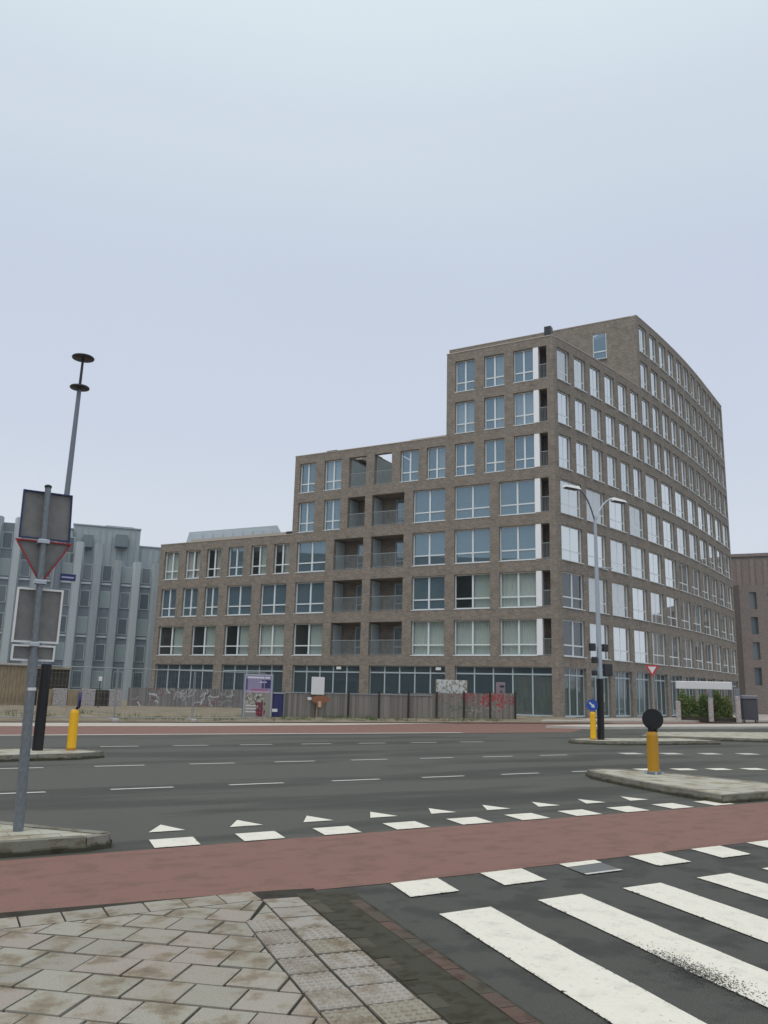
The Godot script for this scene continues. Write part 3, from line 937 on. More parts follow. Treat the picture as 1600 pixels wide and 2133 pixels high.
func build_apartments() -> void:
	make_curve()
	var root := thing("apartment_building", W(CORNER.x, 0, CORNER.y), "brown brick apartment building stepping up towards its corner, grid of white-framed windows", "building")
	# parts are given in world coordinates
	root.position = Vector3.ZERO
	var fa := on_a
	var fb := on_b
	var T := 0.36
	# --- openings of the straight front, by floor
	var wide := [[1.5, 4.15], [4.85, 7.6], [8.35, 11.0], [11.75, 14.55], [15.25, 17.9], [18.65, 21.4], [22.25, 24.8], [25.73, 28.3], [29.22, 31.82], [32.73, 35.58]]
	var narrow_tail := [[29.2, 30.7], [31.45, 33.15], [33.87, 35.6]]
	var rows := {}
	rows[1] = wide.duplicate()
	rows[2] = wide.slice(0, 8) + narrow_tail
	rows[3] = wide.slice(0, 6) + [[22.1, 23.67], [24.4, 26.0], [26.8, 28.4], [29.16, 30.73], [31.45, 33.1], [33.87, 35.54]]
	rows[4] = wide.slice(0, 4) + [[15.2, 16.75], [17.46, 18.96], [19.9, 21.45]]
	rows[5] = [[1.5, 2.98], [3.7, 5.27], [6.05, 7.6], [8.36, 9.9], [10.6, 12.15], [12.9, 14.43], [15.16, 16.74], [17.45, 19.05], [19.95, 21.45]]
	rows[6] = rows[5].slice(0, 3)
	rows[7] = rows[5].slice(0, 3)
	var ends := {0: 36.1, 1: 36.1, 2: 36.1, 3: 36.1, 4: 21.95, 5: 21.95, 6: 8.3, 7: 8.3}
	var ground_bays := [[0.5, 7.5], [8.25, 14.45], [15.25, 21.3], [22.2, 28.35], [29.23, 35.62]]
	var wall := new_st()
	# piers
	var pier_row := func(st: SurfaceTool, f: Callable, openings: Array, s_from: float, s_to: float, y0: float, y1: float) -> void:
		var at := s_from
		for o in openings:
			if o[0] > at + 0.001:
				slab(st, f, at, o[0], y0, y1, 0.0, T, 9.0)
			at = o[1]
		if s_to > at + 0.001:
			slab(st, f, at, s_to, y0, y1, 0.0, T, 9.0)
	pier_row.call(wall, fa, ground_bays, 0.0, 36.1, BASE - 0.3, 3.45)
	for k in range(1, 8):
		# the corner loggia shares the wall beside the first window
		var op: Array = [[0.48, 1.14]] + rows[k]
		op = [[0.48, rows[k][0][1]]] + rows[k].slice(1)
		pier_row.call(wall, fa, op, 0.0, ends[k], sill_y(k), sill_y(k) + WIN_H)
	slab(wall, fa, 0.0, 36.1, 3.45, SILL, 0.0, T, 3.0)
	for k in range(1, 8):
		var y0 := sill_y(k) + WIN_H
		var here: float = ends[k]
		var above: float = ends[k + 1] if k < 7 else 0.0
		if above > 0.0:
			slab(wall, fa, 0.0, above, y0, sill_y(k + 1), 0.0, T, 3.0)
		if here > above:
			slab(wall, fa, above, here, y0, y0 + 0.68, 0.0, T, 3.0)
	# --- the curved front
	var b_wide := []
	for k in 12:
		b_wide.append([0.6 + 3.36 * k, 0.6 + 3.36 * k + 2.7])
	var b_narrow := []
	for k in 18:
		b_narrow.append([0.5 + 2.245 * k, 0.5 + 2.245 * k + 1.6])
	var b_mixed := b_narrow.slice(0, 6) + b_wide.slice(4)
	var b_end := 40.75
	var b_rows := {1: b_wide, 2: b_wide, 3: b_wide, 4: b_wide, 5: b_mixed, 6: b_narrow, 7: b_narrow, 8: b_narrow.slice(6), 9: b_narrow.slice(6)}
	var tall := 13.45
	var b_ground := []
	for k in 12:
		b_ground.append([0.6 + 3.36 * k, 0.6 + 3.36 * k + 2.75])
	var wall_b := new_st()
	pier_row.call(wall_b, fb, b_ground, 0.0, b_end, BASE - 0.3, 3.45)
	slab(wall_b, fb, 0.0, b_end, 3.45, SILL, 0.0, T, 1.2)
	for k in range(1, 10):
		var s0 := 0.0 if k < 8 else tall
		pier_row.call(wall_b, fb, b_rows[k], s0, b_end, sill_y(k), sill_y(k) + WIN_H)
		var y0 := sill_y(k) + WIN_H
		if k < 7:
			slab(wall_b, fb, 0.0, b_end, y0, sill_y(k + 1), 0.0, T, 1.2)
		elif k == 7:
			slab(wall_b, fb, 0.0, tall, y0, y0 + 0.68, 0.0, T, 1.2)
			slab(wall_b, fb, tall, b_end, y0, sill_y(8), 0.0, T, 1.2)
		elif k == 8:
			slab(wall_b, fb, tall, b_end, y0, sill_y(9), 0.0, T, 1.2)
		else:
			slab(wall_b, fb, tall, b_end, y0, y0 + 0.62, 0.0, T, 1.2)
	obj("wall", wall, M.brick, root)
	obj("wall", wall_b, M.brick, root)
	var roof4 := sill_y(3) + WIN_H + 0.68
	var roof6 := sill_y(5) + WIN_H + 0.68
	var roof8 := sill_y(7) + WIN_H + 0.68
	var roof10 := sill_y(9) + WIN_H + 0.62
	# --- end walls, steps and backs
	var depth := 12.0
	var ends_st := new_st()
	slab(ends_st, fa, 35.74, 36.1, -0.1, roof4, T, depth, 99.0)
	slab(ends_st, fa, 21.59, 21.95, roof4 - 0.5, roof6, T, depth, 99.0)
	slab(ends_st, fa, 7.94, 8.3, roof6 - 0.5, roof8, T, depth, 99.0)
	slab(ends_st, fa, 0.0, 36.1, -0.1, roof4, depth, depth + 0.3, 99.0)
	slab(ends_st, fa, 0.0, 21.95, roof4, roof6, depth, depth + 0.3, 99.0)
	slab(ends_st, fa, 0.0, 8.3, roof6, roof8, depth, depth + 0.3, 99.0)
	slab(ends_st, fb, b_end, b_end + 0.02, -0.1, roof10, 0.0, 13.0, 99.0)
	# back of the curved wing
	slab(ends_st, fb, 12.5, b_end, -0.1, roof10, 13.0, 13.3, 4.0)
	obj("end_wall", ends_st, M.brick, root)
	# the taller block shows a closed side above the corner roof, running parallel to the straight front
	var fs := func(s: float, y: float, d: float) -> Vector3:
		var p0: Vector3 = on_b(tall, y, T)
		return p0 + W(DIR_A.x, 0, DIR_A.y) * s + W(0.8695, 0, 0.494) * d
	var side := new_st()
	var wy := 29.97
	var ws0 := 2.22
	var ws1 := 3.4
	slab(side, fs, -T, ws0, roof8 - 0.9, roof10, 0.0, T, 99.0)
	slab(side, fs, ws1, 17.0, roof8 - 0.9, roof10, 0.0, T, 99.0)
	slab(side, fs, ws0, ws1, roof8 - 0.9, wy, 0.0, T, 99.0)
	slab(side, fs, ws0, ws1, wy + 2.4, roof10, 0.0, T, 99.0)
	obj("side_wall", side, M.brick, root)
	add_window(root, fs, ws0, ws1, wy, 2.4, M.pane, "single", 0, 0.12)
	# --- roofs
	var rf := new_st()
	var roof_poly := func(pts: Array, y: float) -> void:
		var pp := PackedVector2Array()
		for p in pts:
			pp.append(Vector2(p.x, -p.z))
		prism(rf, pp, y - 0.3, y)
	roof_poly.call([on_a(21.7, 0, 0.3), on_a(35.9, 0, 0.3), on_a(35.9, 0, depth), on_a(21.7, 0, depth)], roof4 - 0.35)
	roof_poly.call([on_a(8.1, 0, 0.3), on_a(12.6, 0, 0.3), on_a(12.6, 0, 4.0), on_a(17.0, 0, 4.0), on_a(17.0, 0, 0.3), on_a(21.8, 0, 0.3), on_a(21.8, 0, depth), on_a(8.1, 0, depth)], roof6 - 0.35)
	roof_poly.call([on_a(0.3, 0, 0.3), on_a(8.1, 0, 0.3), on_a(8.1, 0, depth), on_b(tall + 0.2, 0, 13.0), on_b(tall + 0.2, 0, 0.3), on_b(7.0, 0, 0.3)], roof8 - 0.35)
	var tp := []
	for i in 8:
		tp.append(on_b(lerpf(tall + 0.2, b_end, i / 7.0), 0, 0.3))
	tp.append(on_b(b_end, 0, 13.0))
	tp.append(on_b(tall + 4.0, 0, 13.0))
	roof_poly.call(tp, roof10 - 0.3)
	obj("roof", rf, M.roof, root)
	var cop := new_st()
	var piece := func(called: String, m: Material) -> void:
		obj(called, cop, m, root)
		cop.clear()
		cop.begin(Mesh.PRIMITIVE_TRIANGLES)
	slab(cop, fa, 21.98, 36.13, roof4, roof4 + 0.06, -0.03, T + 0.05, 99.0)
	piece.call("coping", M.coping)
	slab(cop, fa, 8.33, 21.98, roof6, roof6 + 0.06, -0.03, T + 0.05, 99.0)
	piece.call("coping", M.coping)
	slab(cop, fa, 0.0, 8.33, roof8, roof8 + 0.06, -0.03, T + 0.05, 99.0)
	slab(cop, fb, 0.4, tall - 0.02, roof8, roof8 + 0.06, -0.03, T + 0.05, 1.2)
	piece.call("coping", M.coping)
	slab(cop, fb, tall, b_end + 0.03, roof10, roof10 + 0.06, -0.03, T + 0.05, 1.2)
	slab(cop, fs, 0.1, 17.0, roof10, roof10 + 0.06, -0.03, T + 0.05, 99.0)
	piece.call("coping", M.coping)
	# low set-back roof pieces and stacks
	for q in [[16.5, 20.6, roof6, 0.6, 1.6, 5.0], [8.4, 12.2, roof6, 0.75, 1.8, 6.0], [23.2, 34.6, roof4, 0.75, 2.2, 7.0], [2.0, 7.4, roof8, 0.55, 1.6, 5.0]]:
		slab(cop, fa, q[0], q[1], q[2] - 0.4, q[2] + q[3], q[4], q[5], 99.0)
		piece.call("roof_upstand", M.coping)
	for q in [[19.0, roof6, 1.7, 1.0, 0.72], [22.4, roof4, 1.2, 1.0, 0.55], [0.5, roof8, 1.2, 0.5, 1.35], [31.4, roof4, 1.0, 0.4, 0.2]]:
		slab(cop, fa, q[0], q[0] + q[3], q[1] - 0.4, q[1] + q[4], q[2], q[2] + 0.5, 99.0)
		piece.call("roof_vent", M.dark_lamp)
	# --- storeys inside
	var inner := new_st()
	for k in range(1, 8):
		var y := sill_y(k) - 0.3
		slab(inner, fa, 0.4, ends[k] - 0.4, y - 0.25, y, T + 0.005, 6.5, 99.0)
	for k in range(1, 10):
		var y := sill_y(k) - 0.3
		slab(inner, fb, 0.5 if k < 8 else tall + 0.3, b_end - 0.2, y - 0.25, y, T + 0.005, 5.5, 3.0)
	slab(inner, fa, 2.0, 35.7, 0.0, roof4 - 0.7, 6.5, 6.7, 99.0)
	slab(inner, fa, 2.0, 21.6, roof4 - 0.7, roof6 - 0.7, 6.5, 6.7, 99.0)
	slab(inner, fa, 2.0, 7.9, roof6 - 0.7, roof8 - 0.7, 6.5, 6.7, 99.0)
	slab(inner, fb, 3.0, b_end - 0.2, 0.0, roof8 - 0.7, 5.5, 5.7, 3.0)
	slab(inner, fb, tall + 2.0, b_end - 0.2, roof8 - 0.7, roof10 - 0.7, 5.5, 5.7, 3.0)
	for s in [4.5, 11.38, 18.27, 21.7, 25.3, 32.25]:
		var top := roof8 if s < 8.0 else roof6 if s < 21.8 else roof4
		slab(inner, fa, s - 0.08, s + 0.08, 3.6, top - 0.7, T + 0.005, 6.5, 99.0)
	for k in range(1, 12):
		var s := 0.28 + 3.36 * k
		slab(inner, fb, s - 0.08, s + 0.08, 3.6, (roof8 if s < tall + 1.0 else roof10) - 0.7, T + 0.005, 5.5, 99.0)
	obj("storeys", inner, M.room, root)
	# --- windows of the straight front; which hold curtains is read from the photograph
	var curtains := {"1 0": 1, "1 1": 1, "1 2": 1, "1 6": 1, "1 7": 2, "1 8": 2, "1 9": 2, "1 5": 2, "2 0": 1, "2 1": 2, "4 6": 0, "6 0": 11, "6 1": 12, "6 2": 11, "3 6": 12, "3 7": 2, "3 9": 12, "3 10": 11, "3 11": 1, "5 7": 11, "5 3": 12, "7 1": 12}
	for k in range(1, 8):
		for i in rows[k].size():
			var o: Array = rows[k][i]
			var balc: bool = (k <= 4 and i == 3) or (k <= 4 and i == 4)
			if k == 5 and (i == 5 or i == 6):
				add_balcony(root, fa, o[0], o[1], sill_y(k), WIN_H, false)
				continue
			if balc:
				add_balcony(root, fa, o[0], o[1], sill_y(k), WIN_H, true)
				continue
			var cu: int = curtains.get("%d %d" % [k, i], 0)
			add_window(root, fa, o[0], o[1], sill_y(k), WIN_H, M.pane_clear if cu > 0 and k < 4 else M.pane, "double", cu)
		# loggia at the corner with its white panel
		var y := sill_y(k)
		var lg := new_st()
		slab(lg, fa, 0.5, 1.46, y - 0.3, y - 0.005, T + 0.01, 1.5, 99.0)
		slab(lg, fa, 0.5, 1.46, y + WIN_H + 0.005, y + WIN_H + 0.2, T + 0.01, 1.5, 99.0)
		slab(lg, fa, 0.5, 1.46, y - 0.005, y + WIN_H + 0.005, 1.3, 1.5, 99.0)
		slab(lg, fa, 1.2, 1.46, y, y + WIN_H, 0.36, 1.3, 99.0)
		var loggia := obj("loggia", lg, M.brick, root)
		var wp := new_st()
		slab(wp, fa, 1.1, 1.485, y + 0.02, y + WIN_H - 0.01, 0.015, 0.35, 99.0)
		obj("white_panel", wp, M.white_panel, loggia)
		var gr := new_st()
		slab(gr, fa, 0.5, 1.09, y + 1.08, y + 1.13, 0.12, 0.17, 99.0)
		slab(gr, fa, 0.5, 1.09, y + 0.05, y + 0.09, 0.13, 0.16, 99.0)
		for i in 6:
			slab(gr, fa, 0.53 + i * 0.112, 0.55 + i * 0.112, y + 0.09, y + 1.08, 0.135, 0.155, 99.0)
		obj("balustrade", gr, M.rail, loggia)
	# --- windows of the curved front
	for k in range(1, 10):
		for i in b_rows[k].size():
			var o: Array = b_rows[k][i]
			var cur := 0
			if not (k <= 2 and i == 0):
				cur = 11 if rng.randf() < 0.45 else (12 if rng.randf() < 0.5 else 0)
			add_window(root, fb, o[0], o[1], sill_y(k), WIN_H, M.pane_dark if k <= 2 and i == 0 else M.pane_bright[[0, 0, 0, 1, 1, 2][rng.randi() % 6]], "double" if k <= 2 and i == 0 else "slim", cur, 0.19)
	# --- shop fronts
	var shop := func(f: Callable, o: Array, n: int, fill: Array) -> void:
		var w: float = o[1] - o[0]
		var st := new_st()
		var y0 := BASE
		var tr := 2.95
		slab(st, f, o[0], o[1], y0, y0 + 0.12, 0.2, 0.3, 9.0)
		slab(st, f, o[0], o[1], tr - 0.05, tr + 0.05, 0.2, 0.3, 9.0)
		slab(st, f, o[0], o[1], 3.39, 3.449, 0.2, 0.3, 9.0)
		for i in n + 1:
			var s: float = o[0] + w * i / n
			var a := clampf(s - 0.045, o[0], o[1])
			var b := clampf(s + 0.045, o[0], o[1])
			slab(st, f, a, b, y0 + 0.12, tr - 0.05, 0.21, 0.29, 9.0)
			slab(st, f, a, b, tr + 0.05, 3.39, 0.21, 0.29, 9.0)
		var front := obj("shop_front", st, M.frame_grey, root)
		for i in n:
			var s0: float = o[0] + w * i / n + 0.045
			var s1: float = o[0] + w * (i + 1) / n - 0.045
			for yy in [[y0 + 0.12, tr - 0.05], [tr + 0.05, 3.39]]:
				var p := new_st()
				quad(p, f.call(s0, yy[0], 0.25), f.call(s1, yy[0], 0.25), f.call(s1, yy[1], 0.25), f.call(s0, yy[1], 0.25), f.call((s0 + s1) / 2, yy[0], 1.0))
				obj("pane", p, M.pane_dark, front)
			if fill.size() > i and fill[i] != null:
				var p := new_st()
				slab(p, f, s0 - 0.02, s1 + 0.02, y0 + 0.05, tr, 0.32, 0.36, 9.0)
				obj("blind", p, fill[i], front)
	shop.call(fa, ground_bays[0], 5, [M.olive, M.olive, null, null, null])
	for k in range(1, 5):
		shop.call(fa, ground_bays[k], 5, [])
	for k in 12:
		shop.call(fb, b_ground[k], 3, [M.olive, M.olive, M.olive] if k < 2 else ([M.teal_panel, M.teal_panel, null] if k < 4 else []))
	for q in [[8.6, 3.16], [16.9, 3.15]]:
		var p := new_st()
		slab(p, fa, q[0], q[0] + 0.4, q[1], q[1] + 0.2, 0.05, 0.12, 9.0)
		obj("sign_plate", p, M.lamp_white, root)

# ---------------------------------------------------------------- buildings behind
func build_background() -> void:
	# blue-grey apartment block with upright fins
	var o2 := Vector2(2.0, 93.0)
	var ed := Vector2(0.979, -0.203)
	var nd := Vector2(-0.203, -0.979)
	var f := func(s: float, y: float, d: float) -> Vector3:
		var p := o2 + ed * s - nd * d
		return W(p.x, y, p.y)
	var root := thing("grey_apartment_block", Vector3.ZERO, "hazy blue-grey apartment block with tall upright fins behind the building lot", "building")
	var body := new_st()
	slab(body, f, -26.0, 10.2, 0.0, 17.5, 0.0, 14.0, 99.0)
	var upper := new_st()
	slab(upper, f, 10.2, 15.2, 0.0, 17.7, 2.0, 14.0, 99.0)
	slab(upper, f, 15.2, 22.2, 0.0, 18.4, 3.0, 14.0, 99.0)
	slab(upper, f, 22.2, 31.0, 0.0, 16.6, 3.5, 14.0, 99.0)
	for q in [[10.2, 15.2, 13.6, 17.7, 2.0], [15.2, 22.2, 13.6, 18.4, 3.0], [22.2, 31.0, 13.6, 16.6, 3.5]]:
		var ss: float = q[0] + 0.3
		while ss < q[1] - 0.05:
			slab(upper, f, ss - 0.03, ss + 0.03, q[2], q[3], q[4] - 0.08, q[4], 9.0)
			ss += 0.62
		slab(upper, f, q[0] - 0.05, q[1] + 0.05, q[3], q[3] + 0.12, q[4] - 0.12, q[4] + 1.0, 99.0)
	obj("upper_wall", upper, M.zinc, root)
	for q in [[16.3, 15.9, 1.0], [19.6, 16.2, 1.3], [12.1, 15.2, 0.9], [24.6, 14.4, 1.0]]:
		var dw := new_st()
		slab(dw, f, q[0], q[0] + q[2], q[1], q[1] + 1.3, 1.7, 2.9 if q[0] > 15.0 else 1.95, 9.0)
		obj("dormer", dw, M.zinc_dark, root)
	slab(body, f, 10.2, 31.0, 0.0, 13.5, 0.0, 1.9, 99.0)
	obj("wall", body, M.zinc_dark, root)
	var caps := new_st()
	slab(caps, f, 18.5, 21.5, 18.4, 18.8, 4.0, 8.0, 9.0)
	obj("roof_box", caps, M.zinc, root)
	var win := new_st()
	box(win, Vector3(-0.5, 0, 0), Vector3(0.5, 1.75, 0.08))
	var win_mesh := win.commit()
	var gl := new_st()
	box(gl, Vector3(-0.4, 0.1, 0.081), Vector3(0.4, 1.65, 0.09))
	var gl_mesh := gl.commit()
	var cur_mats := [mat(lin(0.1, 0.135, 0.155), 0.25), mat(lin(0.3, 0.37, 0.38), 0.4), mat(lin(0.16, 0.2, 0.22), 0.25)]
	for k in 29:
		var s := -26.0 + 1.98 * k
		var top := 18.0
		if s > 13.0:
			top = 17.2
		if s > 15.0:
			top = 16.0
		if s > 19.5:
			top = 14.3
		var fin := new_st()
		# a folded fin: one slanted cheek towards the viewer
		var h0 := top
		hexa(fin, [f.call(s, 0.0, 0.0), f.call(s + 0.95, 0.0, 0.0), f.call(s + 0.8, 0.0, -0.75), f.call(s + 0.25, 0.0, -0.95),
			f.call(s, h0, 0.0), f.call(s + 0.95, h0, 0.0), f.call(s + 0.8, h0, -0.75), f.call(s + 0.25, h0, -0.95)])
		obj("fin", fin, M.zinc if k % 3 else M.zinc_pale, root)
		if s < 3.0:
			continue
		for fl in 6:
			var y := 1.2 + 2.72 * fl
			if y + 2.0 > top:
				continue
			var a: Vector3 = f.call(s + 1.46, y, -0.002)
			var w := put("window", win_mesh, M.zinc, root)
			w.transform = Transform3D(Basis(Vector3(ed.x, 0, -ed.y), Vector3.UP, Vector3(nd.x, 0, -nd.y)), a)
			put("pane", gl_mesh, cur_mats[(k * 7 + fl * 5) % 3], w)
			if fl % 2 == 0:
				var band := new_st()
				slab(band, f, s + 0.96, s + 1.97, y - 0.35, y - 0.15, -0.12, 0.0, 9.0)
				obj("floor_band", band, M.zinc_pale, root)
	# pale glazed roof seen over the lowest step
	var far := thing("pale_hall", Vector3.ZERO, "pale grey glazed roof of a distant hall showing over the lowest brick wing", "building")
	var o3 := Vector2(30.0, 108.0)
	var e3 := Vector2(0.93, -0.37)
	var g := func(s: float, y: float, d: float) -> Vector3:
		var p := o3 + e3 * s + Vector2(0.37, 0.93) * d
		return W(p.x, y, p.y)
	var st := new_st()
	hexa(st, [g.call(0.0, 0.0, 0.0), g.call(30.0, 0.0, 0.0), g.call(30.0, 0.0, 14.0), g.call(0.0, 0.0, 14.0), g.call(5.0, 21.6, 0.0), g.call(16.5, 23.2, 0.0), g.call(16.5, 23.2, 14.0), g.call(5.0, 21.6, 14.0)])
	obj("wall", st, M.zinc_pale, far)
	var gl2 := new_st()
	for i in 8:
		var s0 := 5.6 + i * 1.3
		hexa(gl2, [g.call(s0, 18.0, -0.1), g.call(s0 + 1.15, 18.0, -0.1), g.call(s0 + 1.15, 18.0, -0.02), g.call(s0, 18.0, -0.02), g.call(s0, 21.4 + i * 0.16, -0.1), g.call(s0 + 1.15, 21.4 + i * 0.16, -0.1), g.call(s0 + 1.15, 21.4 + i * 0.16, -0.02), g.call(s0, 21.4 + i * 0.16, -0.02)])
	obj("glazing", gl2, mat(lin(0.55, 0.6, 0.63), 0.15), far)
	# brown blocks at the far end of the street
	var br := thing("brown_brick_block", Vector3.ZERO, "dark brown brick block with rows of narrow windows past the curved front", "building")
	var p0 := Vector2(81.6, 57.8)
	var d1 := Vector2(0.92, -0.39).normalized()
	var back := Vector2(0.6, 0.8)
	var f2 := func(s: float, y: float, d: float) -> Vector3:
		var p := p0 + d1 * s + Vector2(-d1.y, d1.x) * d
		return W(p.x, y, p.y)
	var wst := new_st()
	slab(wst, f2, 0.0, 40.0, 0.0, 14.1, 0.5, 16.0, 99.0)
	obj("wall", wst, M.brown_brick, br)
	var facing := new_st()
	var n_cols := 17
	var prev := 3.2
	slab(facing, f2, 0.0, 40.0, 0.0, prev, 0.0, 0.5, 99.0)
	for fl in 4:
		var y0 := 3.2 + fl * 2.75
		for c in n_cols + 1:
			var s0 := 0.0 if c == 0 else 1.2 + (c - 1) * 2.2 + 0.85
			var s1 := 1.2 + c * 2.2 if c < n_cols else 40.0
			slab(facing, f2, s0, s1, y0, y0 + 1.9, 0.0, 0.5, 99.0)
		slab(facing, f2, 0.0, 40.0, y0 + 1.9, y0 + 2.75 if fl < 3 else 14.1, 0.0, 0.5, 99.0)
		for c in n_cols:
			var q := new_st()
			slab(q, f2, 1.2 + c * 2.2, 2.05 + c * 2.2, y0, y0 + 1.9, 0.3, 0.36, 9.0)
			obj("window", q, cur_mats[(c + fl) % 2 * 2], br)
	obj("facing", facing, M.brown_brick, br)
	var tall := thing("far_brown_tower", Vector3.ZERO, "flat-topped grey-brown block rising behind the dark brown brick block", "building")
	var f3 := func(s: float, y: float, d: float) -> Vector3:
		var p := Vector2(93.0, 73.0) + Vector2(0.565, -0.825) * s + Vector2(0.825, 0.565) * d
		return W(p.x, y, p.y)
	var t3 := new_st()
	slab(t3, f3, -6.0, 30.0, 0.0, 20.0, 0.0, 14.0, 99.0)
	slab(t3, f3, -6.2, 30.2, 20.0, 20.4, -0.2, 14.2, 99.0)
	obj("wall", t3, uv_mat(brick_image(Vector3(0.24, 0.2, 0.18), 0.15, 80), Vector2(0.3, 0.3), 0.9), tall)
	var pil := new_st()
	for i in 22:
		slab(pil, f3, -5.5 + i * 1.6, -5.0 + i * 1.6, 12.0, 19.6, -0.25, 0.0, 9.0)
	obj("pilaster", pil, M.brown_brick, tall)

	# block across the lot, out of the picture: the lower windows of the straight front mirror it
	var op := thing("opposite_block", Vector3.ZERO, "long dark brick housing block across the lot, mirrored in the lower windows", "building")
	var os := new_st()
	box(os, W(-80, 0, 125), W(-62, 27, -40))
	obj("wall", os, M.brown_brick, op)
	for fl in 8:
		for c in 36:
			var q := new_st()
			box(q, W(-62.0, 1.5 + fl * 3.1, -2.0 + c * 3.5), W(-61.95, 3.4 + fl * 3.1, -0.2 + c * 3.5))
			obj("window", q, cur_mats[(c * 3 + fl) % 3], op)

# ---------------------------------------------------------------- the building lot
func fence_image() -> ImageTexture:
	# print and spray on the boards: 16 m by 2 m
	var r := RandomNumberGenerator.new()
	r.seed = 31
	var im := Image.create(1024, 128, false, Image.FORMAT_RGB8)
	for x in 1024:
		var p := x / 10
		r.seed = 100 + p
		var f := r.randf_range(0.75, 1.2)
		for y in 128:
			var g := f * (0.92 + 0.16 * (hash(x * 131 + y * 7) % 100) / 100.0)
			im.set_pixel(x, y, lin(0.235 * g, 0.215 * g, 0.19 * g))
	r.seed = 77
	var blob := func(cx: float, cy: float, rx: float, ry: float, c: Color, n: int) -> void:
		for k in n:
			var x := int(cx + r.randfn(0.0, rx))
			var y := int(cy + r.randfn(0.0, ry))
			im.fill_rect(Rect2i(x, y, r.randi_range(3, 12), r.randi_range(2, 7)).intersection(Rect2i(0, 0, 1024, 128)), c)
	blob.call(860.0, 45.0, 34.0, 16.0, lin(0.42, 0.06, 0.065), 150)
	blob.call(740.0, 30.0, 18.0, 12.0, lin(0.34, 0.08, 0.1), 60)
	blob.call(960.0, 50.0, 12.0, 16.0, lin(0.3, 0.08, 0.1), 30)
	blob.call(620.0, 40.0, 40.0, 14.0, lin(0.24, 0.15, 0.14), 40)
	blob.call(830.0, 80.0, 60.0, 14.0, lin(0.32, 0.3, 0.27), 50)
	blob.call(700.0, 80.0, 40.0, 14.0, lin(0.13, 0.17, 0.12), 40)
	return ImageTexture.create_from_image(im)

func tag_image() -> ImageTexture:
	var r := RandomNumberGenerator.new()
	r.seed = 13
	var im := Image.create(512, 96, false, Image.FORMAT_RGB8)
	for x in 512:
		r.seed = 500 + x / 9
		var f := r.randf_range(0.8, 1.2)
		for y in 96:
			im.set_pixel(x, y, lin(0.2 * f, 0.19 * f, 0.185 * f))
	r.seed = 8
	for k in 46:
		var c: Color = [lin(0.55, 0.55, 0.56), lin(0.42, 0.41, 0.42), lin(0.06, 0.06, 0.075), lin(0.22, 0.12, 0.12), lin(0.3, 0.29, 0.3)][r.randi() % 5]
		var p := Vector2(r.randf_range(0, 512), r.randf_range(15, 80))
		var d := Vector2.from_angle(r.randf() * TAU) * 3.0
		for i in r.randi_range(8, 26):
			im.fill_rect(Rect2i(int(p.x), int(p.y), 5, 5).intersection(Rect2i(0, 0, 512, 96)), c)
			p += d
			d = d.rotated(r.randf_range(-0.7, 0.7))
	return ImageTexture.create_from_image(im)

